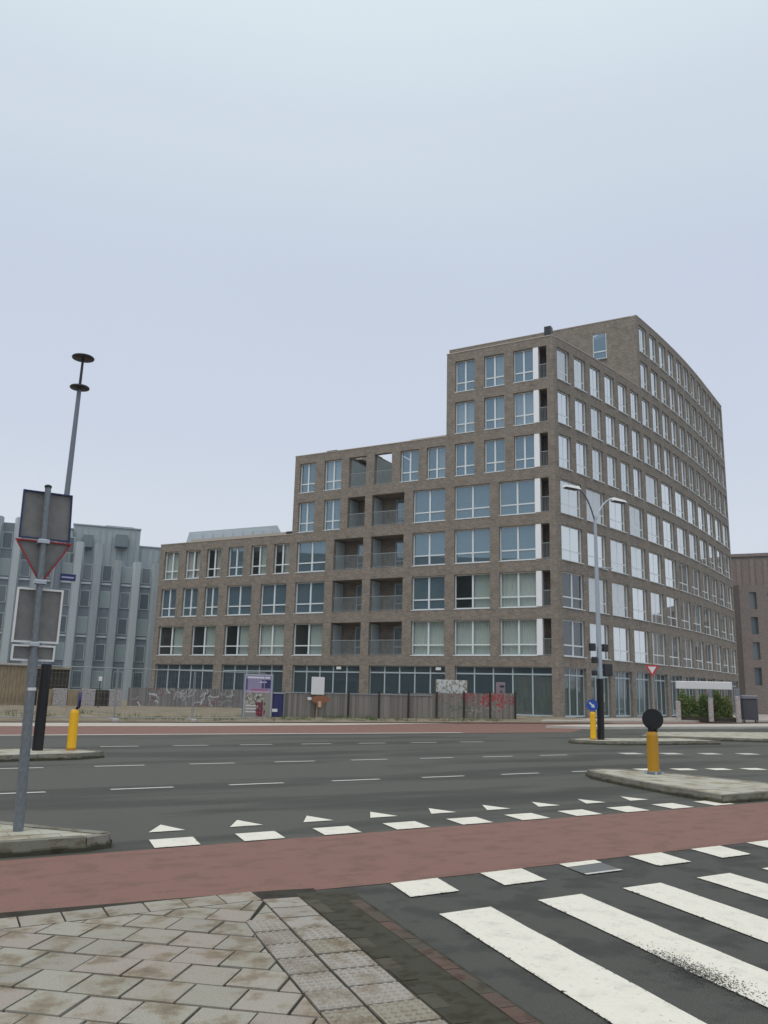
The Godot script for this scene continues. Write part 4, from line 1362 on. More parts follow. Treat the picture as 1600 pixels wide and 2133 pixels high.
func build_site() -> void:
	# boarded fence in front of the lot
	var spray := StandardMaterial3D.new()
	spray.albedo_texture = fence_image()
	spray.roughness = 0.9
	var fence := thing("board_fence", W(18.6, 0.1, 40.0), "low weathered board fence with red graffiti in front of the shop windows", "fence")
	var x := 0.0
	var total := 15.3
	var panel := 0
	while x < total - 0.05:
		var w := minf(1.9, total - x)
		var h := lerpf(1.28, 1.6, x / total)
		var st := new_st()
		var n := int(w / 0.15)
		for i in n:
			var a := x + w * i / n + 0.004
			var b := x + w * (i + 1) / n - 0.004
			var z := rng.randf_range(-0.012, 0.012)
			var y1 := h + rng.randf_range(-0.015, 0.015)
			var c := [Vector3(a, 0.03, z - 0.012), Vector3(b, 0.03, z - 0.012), Vector3(b, 0.03, z + 0.012), Vector3(a, 0.03, z + 0.012), Vector3(a, y1, z - 0.012), Vector3(b, y1, z - 0.012), Vector3(b, y1, z + 0.012), Vector3(a, y1, z + 0.012)]
			for fc in [[3, 2, 6, 7], [0, 1, 5, 4], [4, 5, 6, 7], [0, 4, 7, 3], [1, 5, 6, 2]]:
				var q := [c[fc[0]], c[fc[1]], c[fc[2]], c[fc[3]]]
				var nn: Vector3 = (q[2] - q[0]).cross(q[3] - q[1]).normalized()
				var mid: Vector3 = (q[0] + q[2]) * 0.5
				if nn.dot(mid - Vector3((a + b) / 2, h / 2, z)) < 0.0:
					nn = -nn
				var order := [0, 1, 2, 0, 2, 3]
				if (q[2] - q[0]).cross(q[1] - q[0]).dot(nn) < 0.0:
					order = [0, 2, 1, 0, 3, 2]
				for k in order:
					vert(st, q[k], nn, Vector2(q[k].x / 16.0, 1.0 - q[k].y / 1.9))
		obj("board_panel", st, spray, fence)
		var post := new_st()
		box(post, Vector3(x - 0.04, 0, 0.02), Vector3(x + 0.04, h + 0.08, 0.1))
		obj("post", post, M.joint, fence)
		x += w
		panel += 1
	fence.rotation.y = -0.02
	var rail := new_st()
	box(rail, Vector3(0, 1.3, 0.022), Vector3(total * 0.6, 1.36, 0.05))
	obj("rail", rail, M.wire, fence)
	# farther fence at the back of the lot, sprayed grey and white
	var tags := StandardMaterial3D.new()
	tags.albedo_texture = tag_image()
	tags.uv1_scale = Vector3(0.125, 0.7, 1)
	tags.roughness = 0.9
	var back := thing("sprayed_fence", W(15.5, 0.1, 57.9), "grey fence sprayed with white tags before the blue-grey block", "fence")
	back.rotation.y = -0.32
	for k in 4:
		var st := new_st()
		for i in 12:
			var z := rng.randf_range(-0.02, 0.02)
			box(st, Vector3(k * 1.95 + i * 0.16, 0.05, z), Vector3(k * 1.95 + i * 0.16 + 0.152, 1.35 + rng.randf_range(-0.03, 0.03), z + 0.03))
		obj("board_panel", st, tags, back)
	# low wall of greenish slabs
	var low := thing("low_wall", W(9.2, 0.1, 54.6), "low greenish grey slab wall at the back of the sandy lot", "wall")
	low.rotation.y = 0.2
	for k in 6:
		var st := new_st()
		bevel_box(st, Vector3(k * 0.9, 0, 0), Vector3(k * 0.9 + 0.87, 1.15 + (0.05 if k % 2 else 0.0), 0.2), 0.02)
		obj("slab", st, [M.concrete, M.wood_ochre, M.joint][[1, 0, 1, 0, 2, 0][k]], low)
	# ochre timber shed
	var shed := thing("timber_shed", W(1.0, 0.1, 55.0), "ochre plank-clad shed with a flat roof at the edge of the lot", "shed")
	shed.rotation.y = 0.12
	var bd := new_st()
	for k in 40:
		var z := rng.randf_range(0.0, 0.015)
		box(bd, Vector3(k * 0.2, 0, z), Vector3(k * 0.2 + 0.19, 2.5, z + 0.03))
	obj("cladding", bd, M.wood_ochre, shed)
	var sb := new_st()
	box(sb, Vector3(0.02, 0, -3.0), Vector3(7.98, 2.48, -0.001))
	obj("wall", sb, M.wood_ochre, shed)
	var sr := new_st()
	box(sr, Vector3(-0.15, 2.502, -3.1), Vector3(8.15, 2.64, 0.2))
	obj("roof", sr, M.coping, shed)
	var annex := thing("brown_hut", W(9.25, 0.1, 55.6), "small brown hut beside the ochre shed, half hidden by the black post", "shed")
	var ax := new_st()
	box(ax, Vector3(0, 0, -2), Vector3(1.9, 2.35, 0))
	obj("wall", ax, M.joint, annex)
	var ar := new_st()
	box(ar, Vector3(-0.1, 2.352, -2.1), Vector3(2.0, 2.45, 0.12))
	obj("roof", ar, M.wood_ochre, annex)
	# wire site fence along the walk
	for k in 7:
		var u0 := -7.9 + 3.5 * k
		var wf := thing("wire_fence_panel", W(u0, 0.06, 37.75 + 0.02 * (k % 2)), "see-through wire fence panel between the pale walk and sandy lot", "fence", "wire fence panels along the lot")
		var st := new_st()
		var h := 2.25
		for xx in [0.02, 3.46]:
			tube(st, Vector3(xx, 0, 0), Vector3(xx, h, 0), 0.021, 0.021, 8)
		tube(st, Vector3(0.02, h, 0), Vector3(3.46, h, 0), 0.021, 0.021, 8)
		tube(st, Vector3(0.02, 0.15, 0), Vector3(3.46, 0.15, 0), 0.018, 0.018, 8)
		obj("frame", st, M.wire, wf)
		var mesh := new_st()
		for i in 22:
			var xx := 0.02 + 3.44 * (i + 1) / 23.0
			box(mesh, Vector3(xx - 0.002, 0.15, -0.002), Vector3(xx + 0.002, h, 0.002))
		for i in 7:
			var yy := 0.15 + 2.1 * (i + 1) / 8.0
			box(mesh, Vector3(0.02, yy - 0.002, 0.002), Vector3(3.46, yy + 0.002, 0.006))
		obj("mesh", mesh, M.wire, wf)
		var foot := new_st()
		bevel_box(foot, Vector3(-0.12, -0.02, -0.35), Vector3(0.12, 0.12, 0.35), 0.03)
		obj("foot", foot, M.concrete, wf)
	# poster board
	var pim := Image.create(64, 96, false, Image.FORMAT_RGB8)
	pim.fill(lin(0.3, 0.27, 0.42))
	var pr := RandomNumberGenerator.new()
	pr.seed = 5
	pim.fill_rect(Rect2i(4, 3, 56, 4), lin(0.75, 0.75, 0.8))
	pim.fill_rect(Rect2i(40, 10, 22, 20), lin(0.03, 0.025, 0.12))
	pim.fill_rect(Rect2i(0, 8, 5, 26), lin(0.1, 0.05, 0.16))
	pim.fill_rect(Rect2i(34, 14, 18, 3), lin(0.6, 0.58, 0.7))
	pim.fill_rect(Rect2i(14, 32, 40, 4), lin(0.4, 0.1, 0.22))
	pim.fill_rect(Rect2i(4, 36, 56, 4), lin(0.5, 0.4, 0.5))
	pim.fill_rect(Rect2i(0, 41, 64, 55), lin(0.3, 0.28, 0.24))
	for k in 150:
		var g := pr.randf_range(0.05, 0.6)
		pim.fill_rect(Rect2i(pr.randi_range(0, 44), pr.randi_range(41, 66), pr.randi_range(2, 7), pr.randi_range(2, 5)), lin(g, g * 0.95, g * 0.8))
	for k in 40:
		pim.fill_rect(Rect2i(pr.randi_range(26, 44), pr.randi_range(62, 90), pr.randi_range(3, 9), pr.randi_range(3, 8)), lin(pr.randf_range(0.1, 0.22), 0.015, 0.03))
	for k in 3:
		pim.fill_rect(Rect2i(2, 69 + k * 7, 26, 3), lin(0.7, 0.68, 0.7))
	var pm := StandardMaterial3D.new()
	pm.albedo_texture = ImageTexture.create_from_image(pim)
	pm.roughness = 0.4
	var board := thing("poster_board", W(16.45, 0.15, 39.8), "tall poster board with a lilac and purple collage poster", "poster board")
	var bb := new_st()
	box(bb, Vector3(-0.06, 0, -0.06), Vector3(1.46, 2.14, -0.01))
	obj("backing", bb, M.pale_pole, board)
	var ps := new_st()
	for q in [[0.0, 0.06, 0, 1], [1.4, 2.08, 1, 0], [1.4, 0.06, 1, 1], [0.0, 0.06, 0, 1], [0.0, 2.08, 0, 0], [1.4, 2.08, 1, 0]]:
		vert(ps, Vector3(q[0], q[1], -0.006), Vector3.BACK, Vector2(q[2], q[3]))
	obj("poster", ps, pm, board)
	for xx in [-0.1, 1.46]:
		var pp := new_st()
		box(pp, Vector3(xx, -0.1, -0.08), Vector3(xx + 0.04, 2.2, 0.0))
		obj("post", pp, M.lamp_pole, board)
	var bin := thing("blue_box", W(17.98, 0.12, 39.8), "dark blue box with a pale label beside the poster board", "box")
	var bs := new_st()
	bevel_box(bs, Vector3(0, 0, -0.5), Vector3(0.56, 1.24, 0), 0.03)
	obj("body", bs, mat(lin(0.02, 0.022, 0.11), 0.4), bin)
	var lb := new_st()
	box(lb, Vector3(-0.03, 0.33, 0.001), Vector3(0.26, 0.48, 0.006))
	obj("label_plate", lb, M.sign_white, bin)
	var tp := new_st()
	box(tp, Vector3(-0.03, 1.24, -0.53), Vector3(0.6, 1.29, 0.03))
	obj("lid", tp, M.pale_pole, bin)
	var bp := new_st()
	box(bp, Vector3(0.57, -0.05, -0.05), Vector3(0.63, 1.3, 0.02))
	obj("post", bp, M.lamp_pole, bin)
	var wb := thing("white_board", W(20.1, 0.15, 39.75), "blank white board on a post above the board fence", "board")
	var ws := new_st()
	bevel_box(ws, Vector3(0, 1.2, -0.03), Vector3(0.76, 2.1, 0.0), 0.01)
	obj("panel", ws, M.sign_white, wb)
	var wp := new_st()
	box(wp, Vector3(0.34, -0.1, -0.09), Vector3(0.42, 2.0, -0.032))
	obj("post", wp, M.wood_ochre, wb)
	# orange spray painting stuck on the fence, a loose rag-shaped sheet
	var rag := thing("orange_cutout", W(20.0, 0.15, 39.72), "orange and white cut-out sheet hanging on the fence below the white board", "cut-out")
	var rs := new_st()
	var outline := P2([0.0, 1.02, 0.3, 1.12, 0.9, 1.16, 1.25, 1.0, 1.1, 0.85, 0.85, 0.78, 0.7, 0.55, 0.58, 0.5, 0.5, 0.72, 0.25, 0.8])
	var idx := Geometry2D.triangulate_polygon(outline)
	for zz in [0.0, -0.015]:
		for k in range(0, idx.size(), 3):
			var t := []
			for j in 3:
				t.append(Vector3(outline[idx[k + j]].x, outline[idx[k + j]].y, zz))
			if ((t[2] - t[0]).cross(t[1] - t[0]).z < 0.0) != (zz < 0.0):
				t = [t[0], t[2], t[1]]
			for j in 3:
				vert(rs, t[j], Vector3(0, 0, 1 if zz == 0.0 else -1), Vector2.ZERO)
	obj("sheet", rs, mat(lin(0.28, 0.125, 0.07), 0.8), rag)
	var rw := new_st()
	box(rw, Vector3(0.5, 0.56, 0.002), Vector3(0.68, 0.86, 0.008))
	obj("patch", rw, mat(lin(0.6, 0.42, 0.3), 0.8), rag)
	var rh := new_st()
	box(rh, Vector3(-0.12, 0.92, 0.0), Vector3(0.1, 1.06, 0.01))
	obj("tip", rh, M.sign_white, rag)
	# white sheet behind the fence and a tall sprayed panel at its end
	var tarp := thing("white_sheet", W(28.6, 0.15, 40.5), "white sprayed sheet rising behind the red graffiti fence", "sheet")
	var ts := new_st()
	for k in 2:
		bevel_box(ts, Vector3(k * 1.12, 1.2, -0.03), Vector3(k * 1.12 + 1.08, 2.2, 0.0), 0.01)
	obj("panel", ts, uv_mat(noise_tex(0.03, 256, 95, [[0.0, lin(0.2, 0.19, 0.12)], [0.35, lin(0.35, 0.34, 0.28)], [0.5, lin(0.62, 0.64, 0.62)], [1.0, lin(0.7, 0.72, 0.72)]], 3), Vector2(0.4, 0.4), 0.85), tarp)
	for k in 3:
		var tq := new_st()
		box(tq, Vector3(k * 1.1, -0.1, -0.1), Vector3(k * 1.1 + 0.06, 2.2, -0.032))
		obj("post", tq, M.wood_ochre, tarp)
	var pil := thing("sprayed_pillar", W(32.95, 0.15, 40.2), "lilac grey sprayed pillar ending the board fence by the corner shop", "pillar")
	var pl := new_st()
	bevel_box(pl, Vector3(0, -0.1, -0.25), Vector3(0.55, 2.15, 0), 0.02)
	obj("body", pl, mat(lin(0.27, 0.22, 0.25), 0.8), pil)
	var pd := new_st()
	box(pd, Vector3(0.12, 1.85, 0.001), Vector3(0.45, 1.97, 0.006))
	obj("mark", pd, M.black, pil)
	var pd2 := new_st()
	box(pd2, Vector3(0.12, 1.45, 0.001), Vector3(0.3, 1.66, 0.006))
	obj("mark", pd2, mat(lin(0.08, 0.07, 0.1), 0.8), pil)
	# cabinets and clutter in front of the back wall
	var light := thing("small_white_box", W(12.3, 0.1, 52.5), "small white box on a stake at the back of the sandy lot", "box")
	var lq := new_st()
	box(lq, Vector3(0, 0, 0), Vector3(0.05, 1.7, 0.05))
	obj("stake", lq, M.bark, light)
	var lq2 := new_st()
	bevel_box(lq2, Vector3(-0.06, 1.7, -0.06), Vector3(0.12, 1.95, 0.1), 0.01)
	obj("box", lq2, M.lamp_white, light)

# ---------------------------------------------------------------- signs, lamps, bollards
func sign_panel(root: Node, called: String, poly: PackedVector2Array, rim_m: Material, front_m: Material, rim := 0.014, depth := 0.03) -> void:
	# poly in (x, y); the front looks along -z, the folded rim comes back towards +z
	var st := new_st()
	var area := 0.0
	for k in poly.size():
		area += poly[k].cross(poly[(k + 1) % poly.size()])
	if area < 0.0:
		poly.reverse()
	var inner: PackedVector2Array = Geometry2D.offset_polygon(poly, -rim, Geometry2D.JOIN_MITER)[0]
	var idx := Geometry2D.triangulate_polygon(poly)
	var sheet := func(s: SurfaceTool, pl: PackedVector2Array, z: float, nz: float) -> void:
		var ix := Geometry2D.triangulate_polygon(pl)
		for k in range(0, ix.size(), 3):
			var t := []
			for j in 3:
				t.append(Vector3(pl[ix[k + j]].x, pl[ix[k + j]].y, z))
			if ((t[2] - t[0]).cross(t[1] - t[0]).z * nz) < 0.0:
				t = [t[0], t[2], t[1]]
			for j in 3:
				vert(s, t[j], Vector3(0, 0, nz), Vector2(t[j].x, -t[j].y))
	var back := new_st()
	sheet.call(back, poly, 0.0, 1.0)
	var part := obj(called, back, M.sign_back, root)
	var front := new_st()
	sheet.call(front, poly, -0.003, -1.0)
	obj("face", front, front_m, part)
	# the rim: match inner to outer vertices by nearest
	for k in poly.size():
		var a := poly[k]
		var b := poly[(k + 1) % poly.size()]
		var ai := a
		var bi := b
		var da := 1e9
		var db := 1e9
		for q in inner:
			if q.distance_to(a) < da:
				da = q.distance_to(a)
				ai = q
			if q.distance_to(b) < db:
				db = q.distance_to(b)
				bi = q
		hexa(st, [Vector3(a.x, a.y, -0.002), Vector3(b.x, b.y, -0.002), Vector3(bi.x, bi.y, -0.002), Vector3(ai.x, ai.y, -0.002), Vector3(a.x, a.y, depth), Vector3(b.x, b.y, depth), Vector3(bi.x, bi.y, depth), Vector3(ai.x, ai.y, depth)])
	obj("rim", st, rim_m, part)

func bollard(called: String, at: Vector3, h: float, r: float, m: Material, label: String) -> Node3D:
	var o := thing(called, at, label, "bollard")
	var st := new_st()
	lathe(st, Vector3.ZERO, [Vector2(r, 0.06), Vector2(r * 1.02, h * 0.4), Vector2(r, h * 0.92), Vector2(r * 0.86, h * 0.985), Vector2(r * 0.5, h), Vector2(0.0, h + 0.004)], 24)
	obj("body", st, m, o)
	var ft := new_st()
	lathe(ft, Vector3.ZERO, [Vector2(r * 1.15, -0.01), Vector2(r * 1.12, 0.05), Vector2(r * 0.98, 0.065)], 24)
	obj("foot", ft, M.galvanised if m != M.yellow else M.amber, o)
	return o

func disc(st: SurfaceTool, c: Vector3, axis: Vector3, r: float, t: float) -> void:
	tube(st, c - axis * t * 0.5, c + axis * t * 0.5, r, r, 24)

func build_street_furniture() -> void:
	# --- sign post on the near island, signs seen from behind
	var sp := thing("traffic_sign_post", W(1.569, 0.12, 9.54), "grey steel post with four traffic signs seen from behind", "traffic sign")
	var st := new_st()
	tube(st, Vector3(0, -0.05, 0), Vector3(-0.039, 1.75, 0), 0.052, 0.05, 16)
	tube(st, Vector3(-0.039, 1.75, 0), Vector3(-0.08, 3.6, 0), 0.034, 0.032, 14)
	obj("pole", st, M.galvanised, sp)
	var cap := new_st()
	lathe(cap, Vector3(-0.08, 3.6, 0), [Vector2(0.039, -0.02), Vector2(0.039, 0.0), Vector2(0.02, 0.012), Vector2(0, 0.014)], 12)
	obj("cap", cap, M.black, sp)
	var holder := Node3D.new()
	# signs hang in front of the pole, a hand's breadth off it
	var off := Vector2(-1.569, -0.12)
	var mk := func(list: Array) -> PackedVector2Array:
		var q := P2(list)
		for i in q.size():
			q[i] += off
		return q
	var signs := [
		["square_sign", mk.call([1.255, 3.13, 1.785, 3.13, 1.765, 3.66, 1.25, 3.66]), M.navy, M.sign_blue, 0.014],
		["triangle_sign", mk.call([1.225, 3.115, 1.815, 3.115, 1.54, 2.65, 1.52, 2.65]), M.sign_red, M.sign_white, 0.014],
		["framed_sign", mk.call([1.305, 2.015, 1.775, 2.015, 1.775, 2.595, 1.305, 2.595]), M.sign_white, M.sign_white, 0.02],
		["small_framed_sign", mk.call([1.318, 1.825, 1.75, 1.825, 1.75, 1.992, 1.318, 1.992]), M.sign_white, M.sign_white, 0.018]]
	holder.free()
	for q in signs:
		var n := Node3D.new()
		n.name = q[0]
		sp.add_child(n, true)
		n.position = Vector3(0, 0, -0.075)
		sign_panel(n, "plate", q[1], q[2], q[3], q[4])
	for q in [[3.1, 0.12], [2.66, 0.12], [2.0, 0.09]]:
		var cl := new_st()
		var y: float = q[0] - 0.12
		var xx := -0.08 * y / 3.6
		bevel_box(cl, Vector3(xx - q[1] / 2, y - 0.022, -0.06), Vector3(xx + q[1] / 2, y + 0.022, 0.046), 0.008)
		obj("clamp", cl, M.pale_pole, sp)
	var band := new_st()
	tube(band, Vector3(-0.028, 1.4, 0), Vector3(-0.0285, 1.43, 0), 0.053, 0.053, 14)
	obj("sticker_band", band, M.sign_white, sp)

	# --- tall lamp with two saucers, left
	var l1 := thing("double_saucer_lamp", W(3.588, 0.12, 20.5), "slender lamp post with two dark saucers and a black lower part", "street lamp")
	var a := new_st()
	tube(a, Vector3(0, -0.05, 0), Vector3(0, 1.9, 0), 0.118, 0.112, 18)
	obj("black_base", a, M.black, l1)
	var b := new_st()
	tube(b, Vector3(0, 1.9, 0), Vector3(0.075, 8.6, 0), 0.085, 0.05, 14)
	obj("pole", b, M.lamp_pole, l1)
	var b2 := new_st()
	tube(b2, Vector3(0.075, 8.6, 0), Vector3(0.085, 9.36, 0), 0.035, 0.03, 12)
	obj("stem", b2, M.dark_lamp, l1)
	for q in [[0.077, 8.58, 0.235], [0.086, 9.36, 0.27]]:
		var s := new_st()
		lathe(s, Vector3(q[0], q[1], 0), [Vector2(0.0, -0.035), Vector2(q[2] * 0.6, -0.035), Vector2(q[2] * 0.96, -0.01), Vector2(q[2], 0.015), Vector2(q[2] * 0.93, 0.04), Vector2(q[2] * 0.5, 0.075), Vector2(0.0, 0.09)], 28)
		obj("lamp_head", s, M.dark_lamp, l1)
	var nm := new_st()
	hexa(nm, [Vector3(0.1, 3.84, -0.01), Vector3(0.44, 3.84, -0.01), Vector3(0.44, 3.84, 0.01), Vector3(0.1, 3.84, 0.01), Vector3(0.1, 4.0, -0.01), Vector3(0.44, 4.0, -0.01), Vector3(0.44, 4.0, 0.01), Vector3(0.1, 4.0, 0.01)])
	var np := obj("name_plate", nm, M.navy, l1)
	var nr := new_st()
	box(nr, Vector3(0.12, 3.9, 0.011), Vector3(0.4, 3.935, 0.014))
	obj("pale_stripe", nr, mat(lin(0.4, 0.42, 0.6), 0.4), np)
	# --- bollards
	var bl := bollard("yellow_bollard", W(4.3, 0.12, 20.45), 0.9, 0.1, M.yellow, "bright yellow bollard with an edge-on sign beside the black lamp base")
	var bk := new_st()
	tube(bk, Vector3(0.03, 0.88, 0), Vector3(0.05, 0.96, 0), 0.03, 0.03, 8)
	obj("stem", bk, M.black, bl)
	var ed := new_st()
	disc(ed, Vector3(0.08, 1.12, -0.02), Vector3(0.99, 0.0, 0.12).normalized(), 0.19, 0.05)
	obj("sign_disc", ed, M.navy, bl)

	var bm := bollard("yellow_bollard", W(22.02, 0.12, 21.7), 0.95, 0.1, M.yellow, "bright yellow bollard with a round blue sign on the far median")
	var bs := new_st()
	disc(bs, Vector3(-0.02, 1.18, 0.0), Vector3(-0.714, 0, 0.7), 0.2, 0.04)
	obj("sign_disc", bs, M.sign_blue, bm)
	# a white arrow pointing down and to the right
	var ar := new_st()
	var fx := Vector3(0.7, 0, 0.714)
	var nn := Vector3(-0.714, 0, 0.7)
	var o := Vector3(-0.02, 1.18, 0) + nn * 0.024
	var arrow := P2([-0.11, 0.075, -0.075, 0.11, 0.025, 0.01, 0.06, 0.045, 0.09, -0.09, -0.045, -0.06, -0.01, -0.025])
	var ix := Geometry2D.triangulate_polygon(arrow)
	for k in range(0, ix.size(), 3):
		var t := []
		for j in 3:
			t.append(o + fx * arrow[ix[k + j]].x + Vector3.UP * arrow[ix[k + j]].y)
		if (t[2] - t[0]).cross(t[1] - t[0]).dot(nn) < 0.0:
			t = [t[0], t[2], t[1]]
		for j in 3:
			vert(ar, t[j], nn, Vector2.ZERO)
	obj("arrow", ar, M.sign_white, bm)

	var br := bollard("amber_bollard", W(13.62, 0.12, 11.82), 0.82, 0.112, M.amber, "dull amber bollard with a black disc on the near median")
	for k in 4:
		var bo := new_st()
		var dd := Vector3(cos(k * PI / 2 + 0.6), 0, sin(k * PI / 2 + 0.6)) * 0.17
		tube(bo, dd, dd + Vector3(0, 0.05, 0), 0.025, 0.02, 8)
		obj("bolt", bo, M.pale_pole, br)
	var dk := new_st()
	disc(dk, Vector3(0.035, 1.06, 0), Vector3(-0.755, 0, 0.655), 0.205, 0.05)
	obj("sign_disc", dk, M.black, br)
	var dk2 := new_st()
	box(dk2, Vector3(-0.06, 0.8, -0.05), Vector3(-0.02, 0.92, 0.05))
	box(dk2, Vector3(0.06, 0.8, -0.05), Vector3(0.1, 0.92, 0.05))
	obj("bracket", dk2, M.black, br)

	# --- lamp with two curved arms in the middle
	var l2 := thing("forked_lamp", W(22.385, 0.12, 21.7), "pale lamp post with two forked arms and a black lower part on the far median", "street lamp")
	var c := new_st()
	tube(c, Vector3(0, -0.03, 0), Vector3(0.04, 2.1, 0), 0.125, 0.118, 18)
	obj("black_base", c, M.black, l2)
	var c2 := new_st()
	tube(c2, Vector3(0.04, 2.1, 0), Vector3(0.03, 8.0, 0), 0.1, 0.055, 14)
	obj("pole", c2, M.pale_pole, l2)
	for q in [[-0.9, 8.95, -1], [1.0, 8.79, 1]]:
		var arm := new_st()
		var prev := Vector3(0.03, 7.75, 0)
		for i in 10:
			var t := (i + 1) / 10.0
			var p := Vector3(0.03 + q[0] * pow(t, 1.25), 7.75 + (q[1] - 7.75) * sin(t * PI / 2.0), 0)
			tube(arm, prev, p, 0.032, 0.03, 8, false)
			prev = p
		var armo := obj("arm", arm, M.lamp_pole if q[2] < 0 else M.pale_pole, l2)
		var hd := new_st()
		var w: float = 0.62 * q[2]
		hexa(hd, [prev + Vector3(-0.1 * q[2], -0.055, -0.14), prev + Vector3(w, -0.05, -0.12), prev + Vector3(w, -0.05, 0.12), prev + Vector3(-0.1 * q[2], -0.055, 0.14),
			prev + Vector3(-0.05 * q[2], 0.07, -0.09), prev + Vector3(w * 0.95, 0.03, -0.07), prev + Vector3(w * 0.95, 0.03, 0.07), prev + Vector3(-0.05 * q[2], 0.07, 0.09)])
		obj("lamp_head", hd, M.lamp_white, l2)
		var un := new_st()
		box(un, Vector3(minf(prev.x, prev.x + w * 0.9), prev.y - 0.085, -0.09), Vector3(maxf(prev.x, prev.x + w * 0.9), prev.y - 0.057, 0.09))
		obj("lens", un, M.dark_lamp, l2)
	var sm := new_st()
	tube(sm, Vector3(0.05, 6.1, 0), Vector3(0.85, 6.14, 0), 0.025, 0.02, 8)
	obj("bracket", sm, M.pale_pole, l2)
	for q in [[-0.3, 3.2, 0.12], [0.32, 3.2, 0.12], [-0.2, 2.75, 0.1], [0.42, 2.42, 0.2], [-0.22, 2.3, 0.08]]:
		var sb := new_st()
		bevel_box(sb, Vector3(q[0] - q[2], q[1] - q[2] * 1.1, -0.08), Vector3(q[0] + q[2], q[1] + q[2] * 1.1, 0.08), 0.02)
		obj("signal_box", sb, M.dark_lamp, l2)
		var sa := new_st()
		tube(sa, Vector3(0.03, q[1], 0), Vector3(q[0], q[1], 0), 0.015, 0.015, 6)
		obj("strut", sa, M.pale_pole, l2)
	var stk := new_st()
	box(stk, Vector3(0.118, 1.3, 0.02), Vector3(0.2, 1.6, 0.05))
	obj("notice", stk, mat(lin(0.45, 0.47, 0.38), 0.7), l2)

	# --- give-way sign across the road, seen from the front
	var gw := thing("give_way_sign", W(37.85, 0.1, 32.65), "red and white give-way triangle on a thin grey pole across the road", "traffic sign")
	var g1 := new_st()
	tube(g1, Vector3(0, -0.05, 0), Vector3(0, 3.25, 0), 0.035, 0.035, 10)
	obj("pole", g1, M.wire, gw)
	var face_n := Vector3(-0.757, 0, 0.653)
	var fx2 := Vector3(0.653, 0, 0.757)
	var tri := func(s: float, z: float, h0: float, m: Material, called: String) -> void:
		var q := new_st()
		var pts := [fx2 * -0.39 * s + Vector3(0, h0 + 0.22 * s, 0), fx2 * 0.39 * s + Vector3(0, h0 + 0.22 * s, 0), Vector3(0, h0 - 0.45 * s, 0)]
		var lo := []
		var hi := []
		for p in pts:
			lo.append(p + face_n * z)
			hi.append(p + face_n * (z + 0.012))
		var mid := Vector3(0, h0, 0) + face_n * z
		for k in 3:
			quad(q, lo[k], lo[(k + 1) % 3], hi[(k + 1) % 3], hi[k], mid)
		quad(q, hi[0], hi[1], hi[2], hi[2] + Vector3(0, -0.0001, 0), mid - face_n)
		quad(q, lo[0], lo[1], lo[2], lo[2] + Vector3(0, -0.0001, 0), mid + face_n)
		obj(called, q, m, gw)
	tri.call(1.0, 0.05, 3.08, mat(lin(0.5, 0.05, 0.06), 0.4), "red_border")
	tri.call(0.58, 0.064, 3.09, M.sign_white, "white_field")

# ---------------------------------------------------------------- planting and street clutter on the right
func leaf_mass(st: SurfaceTool, lo: Vector3, hi: Vector3, n: int, r: RandomNumberGenerator, size := 0.09) -> void:
	for k in n:
		var p := Vector3(r.randf_range(lo.x, hi.x), r.randf_range(lo.y, hi.y), r.randf_range(lo.z, hi.z))
		# ragged outline
		var t := (p.y - lo.y) / (hi.y - lo.y)
		if t > 0.75 + 0.25 * sin(p.x * 7.0) * sin(p.x * 3.1 + 1.0):
			continue
		var d := Vector3(r.randfn(), r.randfn() + 0.4, r.randfn()).normalized()
		var s := d.cross(Vector3(r.randfn(), r.randfn(), r.randfn())).normalized()
		var l := size * r.randf_range(0.7, 1.5)
		var n3 := d.cross(s).normalized()
		var q := [p, p + d * l * 0.5 + s * l * 0.28, p + d * l, p + d * l * 0.5 - s * l * 0.28]
		n3 = (q[2] - q[0]).cross(q[1] - q[0]).normalized()
		for i in [0, 1, 2, 0, 2, 3]:
			vert(st, q[i], n3, Vector2.ZERO)

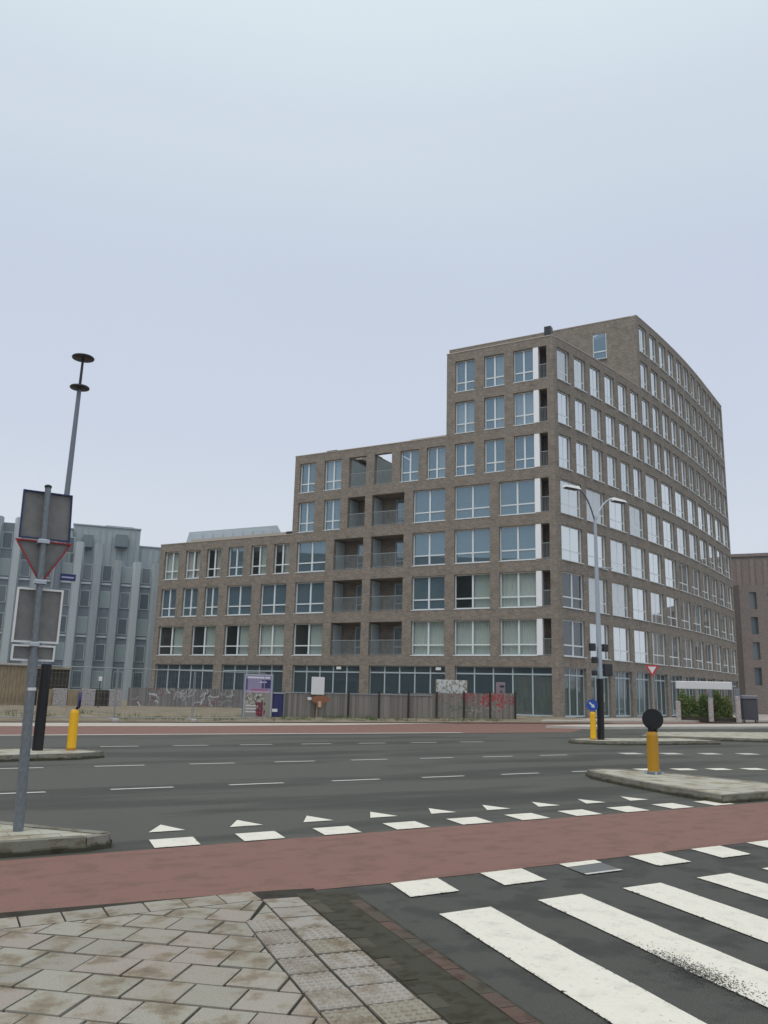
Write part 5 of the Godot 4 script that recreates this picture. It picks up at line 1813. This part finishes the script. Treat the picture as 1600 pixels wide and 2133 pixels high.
func build_planting() -> void:
	var r := RandomNumberGenerator.new()
	r.seed = 99
	# line of the hedge, across the view before the curved front
	var a := Vector2(49.0, 40.3)
	var e := Vector2(0.68, -0.733)
	var yaw := atan2(-e.y, e.x) * -1.0
	var base := func(called: String, s: float, off: float, label: String, cat: String, group := "") -> Node3D:
		var p := a + e * s + Vector2(0.733, 0.68) * off
		var o := thing(called, W(p.x, 0.15, p.y), label, cat, group)
		o.rotation.y = -atan2(-e.y, e.x)
		return o
	var specs := [[0.3, 1.95, "green leafy shrub under the white canopy, left of the slim pillar", 0], [2.55, 1.1, "yellow-green upright grass clump between two sprayed pillars", 2]]
	for q in specs:
		var h: Node3D = base.call("hedge_shrub", q[0], 0.5, q[2], "shrub")
		for m in 3:
			var st := new_st()
			leaf_mass(st, Vector3(0, 0.12, -0.5), Vector3(q[1], 2.0 if q[3] == 0 else 2.05, 0.5), 2600 if m == q[3] else 1100, r, 0.15)
			obj("foliage", st, M.foliage[m], h)
		var tr := new_st()
		for k in 5:
			var x: float = q[1] * (k + 0.5) / 5.0
			tube(tr, Vector3(x, -0.1, 0), Vector3(x + r.randf_range(-0.1, 0.1), 1.1, r.randf_range(-0.1, 0.1)), 0.03, 0.012, 6)
		obj("stem", tr, M.bark, h)
	var trough: Node3D = base.call("planter_trough", 0.2, 0.5, "dark low planter trough along the foot of the shrubs", "planter")
	var ts := new_st()
	bevel_box(ts, Vector3(0, -0.05, -0.56), Vector3(3.9, 0.24, 0.56), 0.03)
	obj("body", ts, M.joint, trough)
	for q in [[0.12, 1.28, "slim sprayed concrete pillar at the shop end of the shrubs"], [2.25, 1.55, "sprayed concrete pillar with a dark top between the shrubs"], [4.0, 1.7, "grey sprayed concrete pillar next to the dark container"]]:
		var p: Node3D = base.call("sprayed_pillar", q[0], -0.35, q[2], "pillar")
		var st := new_st()
		bevel_box(st, Vector3(-0.16, -0.05, -0.16), Vector3(0.16, q[1], 0.16), 0.03)
		obj("body", st, M.concrete, p)
		if q[0] > 1.0:
			var tp := new_st()
			bevel_box(tp, Vector3(-0.13, q[1], -0.13), Vector3(0.13, q[1] + 0.5, 0.13), 0.02)
			obj("cap", tp, M.lamp_pole, p)
	var can: Node3D = base.call("white_canopy", 0.1, 1.4, "long white canopy board above the shrubs at the curved front", "canopy")
	var cs := new_st()
	bevel_box(cs, Vector3(0, 2.15, -0.6), Vector3(3.75, 2.68, 0.6), 0.04)
	obj("board", cs, M.sign_white, can)
	for x in [0.1, 1.85, 3.6]:
		var cp := new_st()
		box(cp, Vector3(x - 0.04, -0.05, -0.04), Vector3(x + 0.04, 2.148, 0.04))
		obj("post", cp, M.wire, can)
	var con: Node3D = base.call("waste_container", 4.35, 0.6, "dark grey waste container with a lighter lid beside the last pillar", "container")
	var ws := new_st()
	bevel_box(ws, Vector3(0, 0.12, -0.6), Vector3(1.0, 1.55, 0.4), 0.05)
	obj("body", ws, mat(lin(0.06, 0.06, 0.075), 0.5), con)
	var wl := new_st()
	bevel_box(wl, Vector3(-0.05, 1.552, -0.65), Vector3(1.05, 1.8, 0.45), 0.08)
	obj("lid", wl, mat(lin(0.17, 0.17, 0.2), 0.5), con)
	for x in [0.1, 0.9]:
		for z in [-0.5, 0.3]:
			var wh := new_st()
			tube(wh, Vector3(x - 0.03, 0.03, z), Vector3(x + 0.03, 0.03, z), 0.09, 0.09, 12)
			obj("wheel", wh, M.black, con)
	# weeds on the lot
	var weeds := new_st()
	for k in 260:
		var u := r.randf_range(-12.0, 32.0)
		var v := 37.9 + absf(r.randfn(0.0, 1.2)) + (0.0 if u > 10.0 else r.randf_range(0.0, 6.0))
		var s := r.randf_range(0.06, 0.22)
		for i in 14:
			var p := W(u + r.randfn(0.0, s), 0.06 + minf(0.2, (v - 37.3) * 0.05), v + r.randfn(0.0, s))
			var d := Vector3(r.randfn() * 0.4, 1.0, r.randfn() * 0.4).normalized() * s * r.randf_range(0.6, 1.6)
			var w := Vector3(r.randfn(), 0, r.randfn()).normalized() * 0.012
			var wn := (w * 2.0).cross(d + w).normalized()
			for q in [p - w, p + d, p + w]:
				vert(weeds, q, wn, Vector2.ZERO)
	var wd := obj("weeds", weeds, M.foliage[1])
	tag(wd, "low green weeds scattered along the edge of the sandy lot", "weeds")
	wd.set_meta("kind", "stuff")
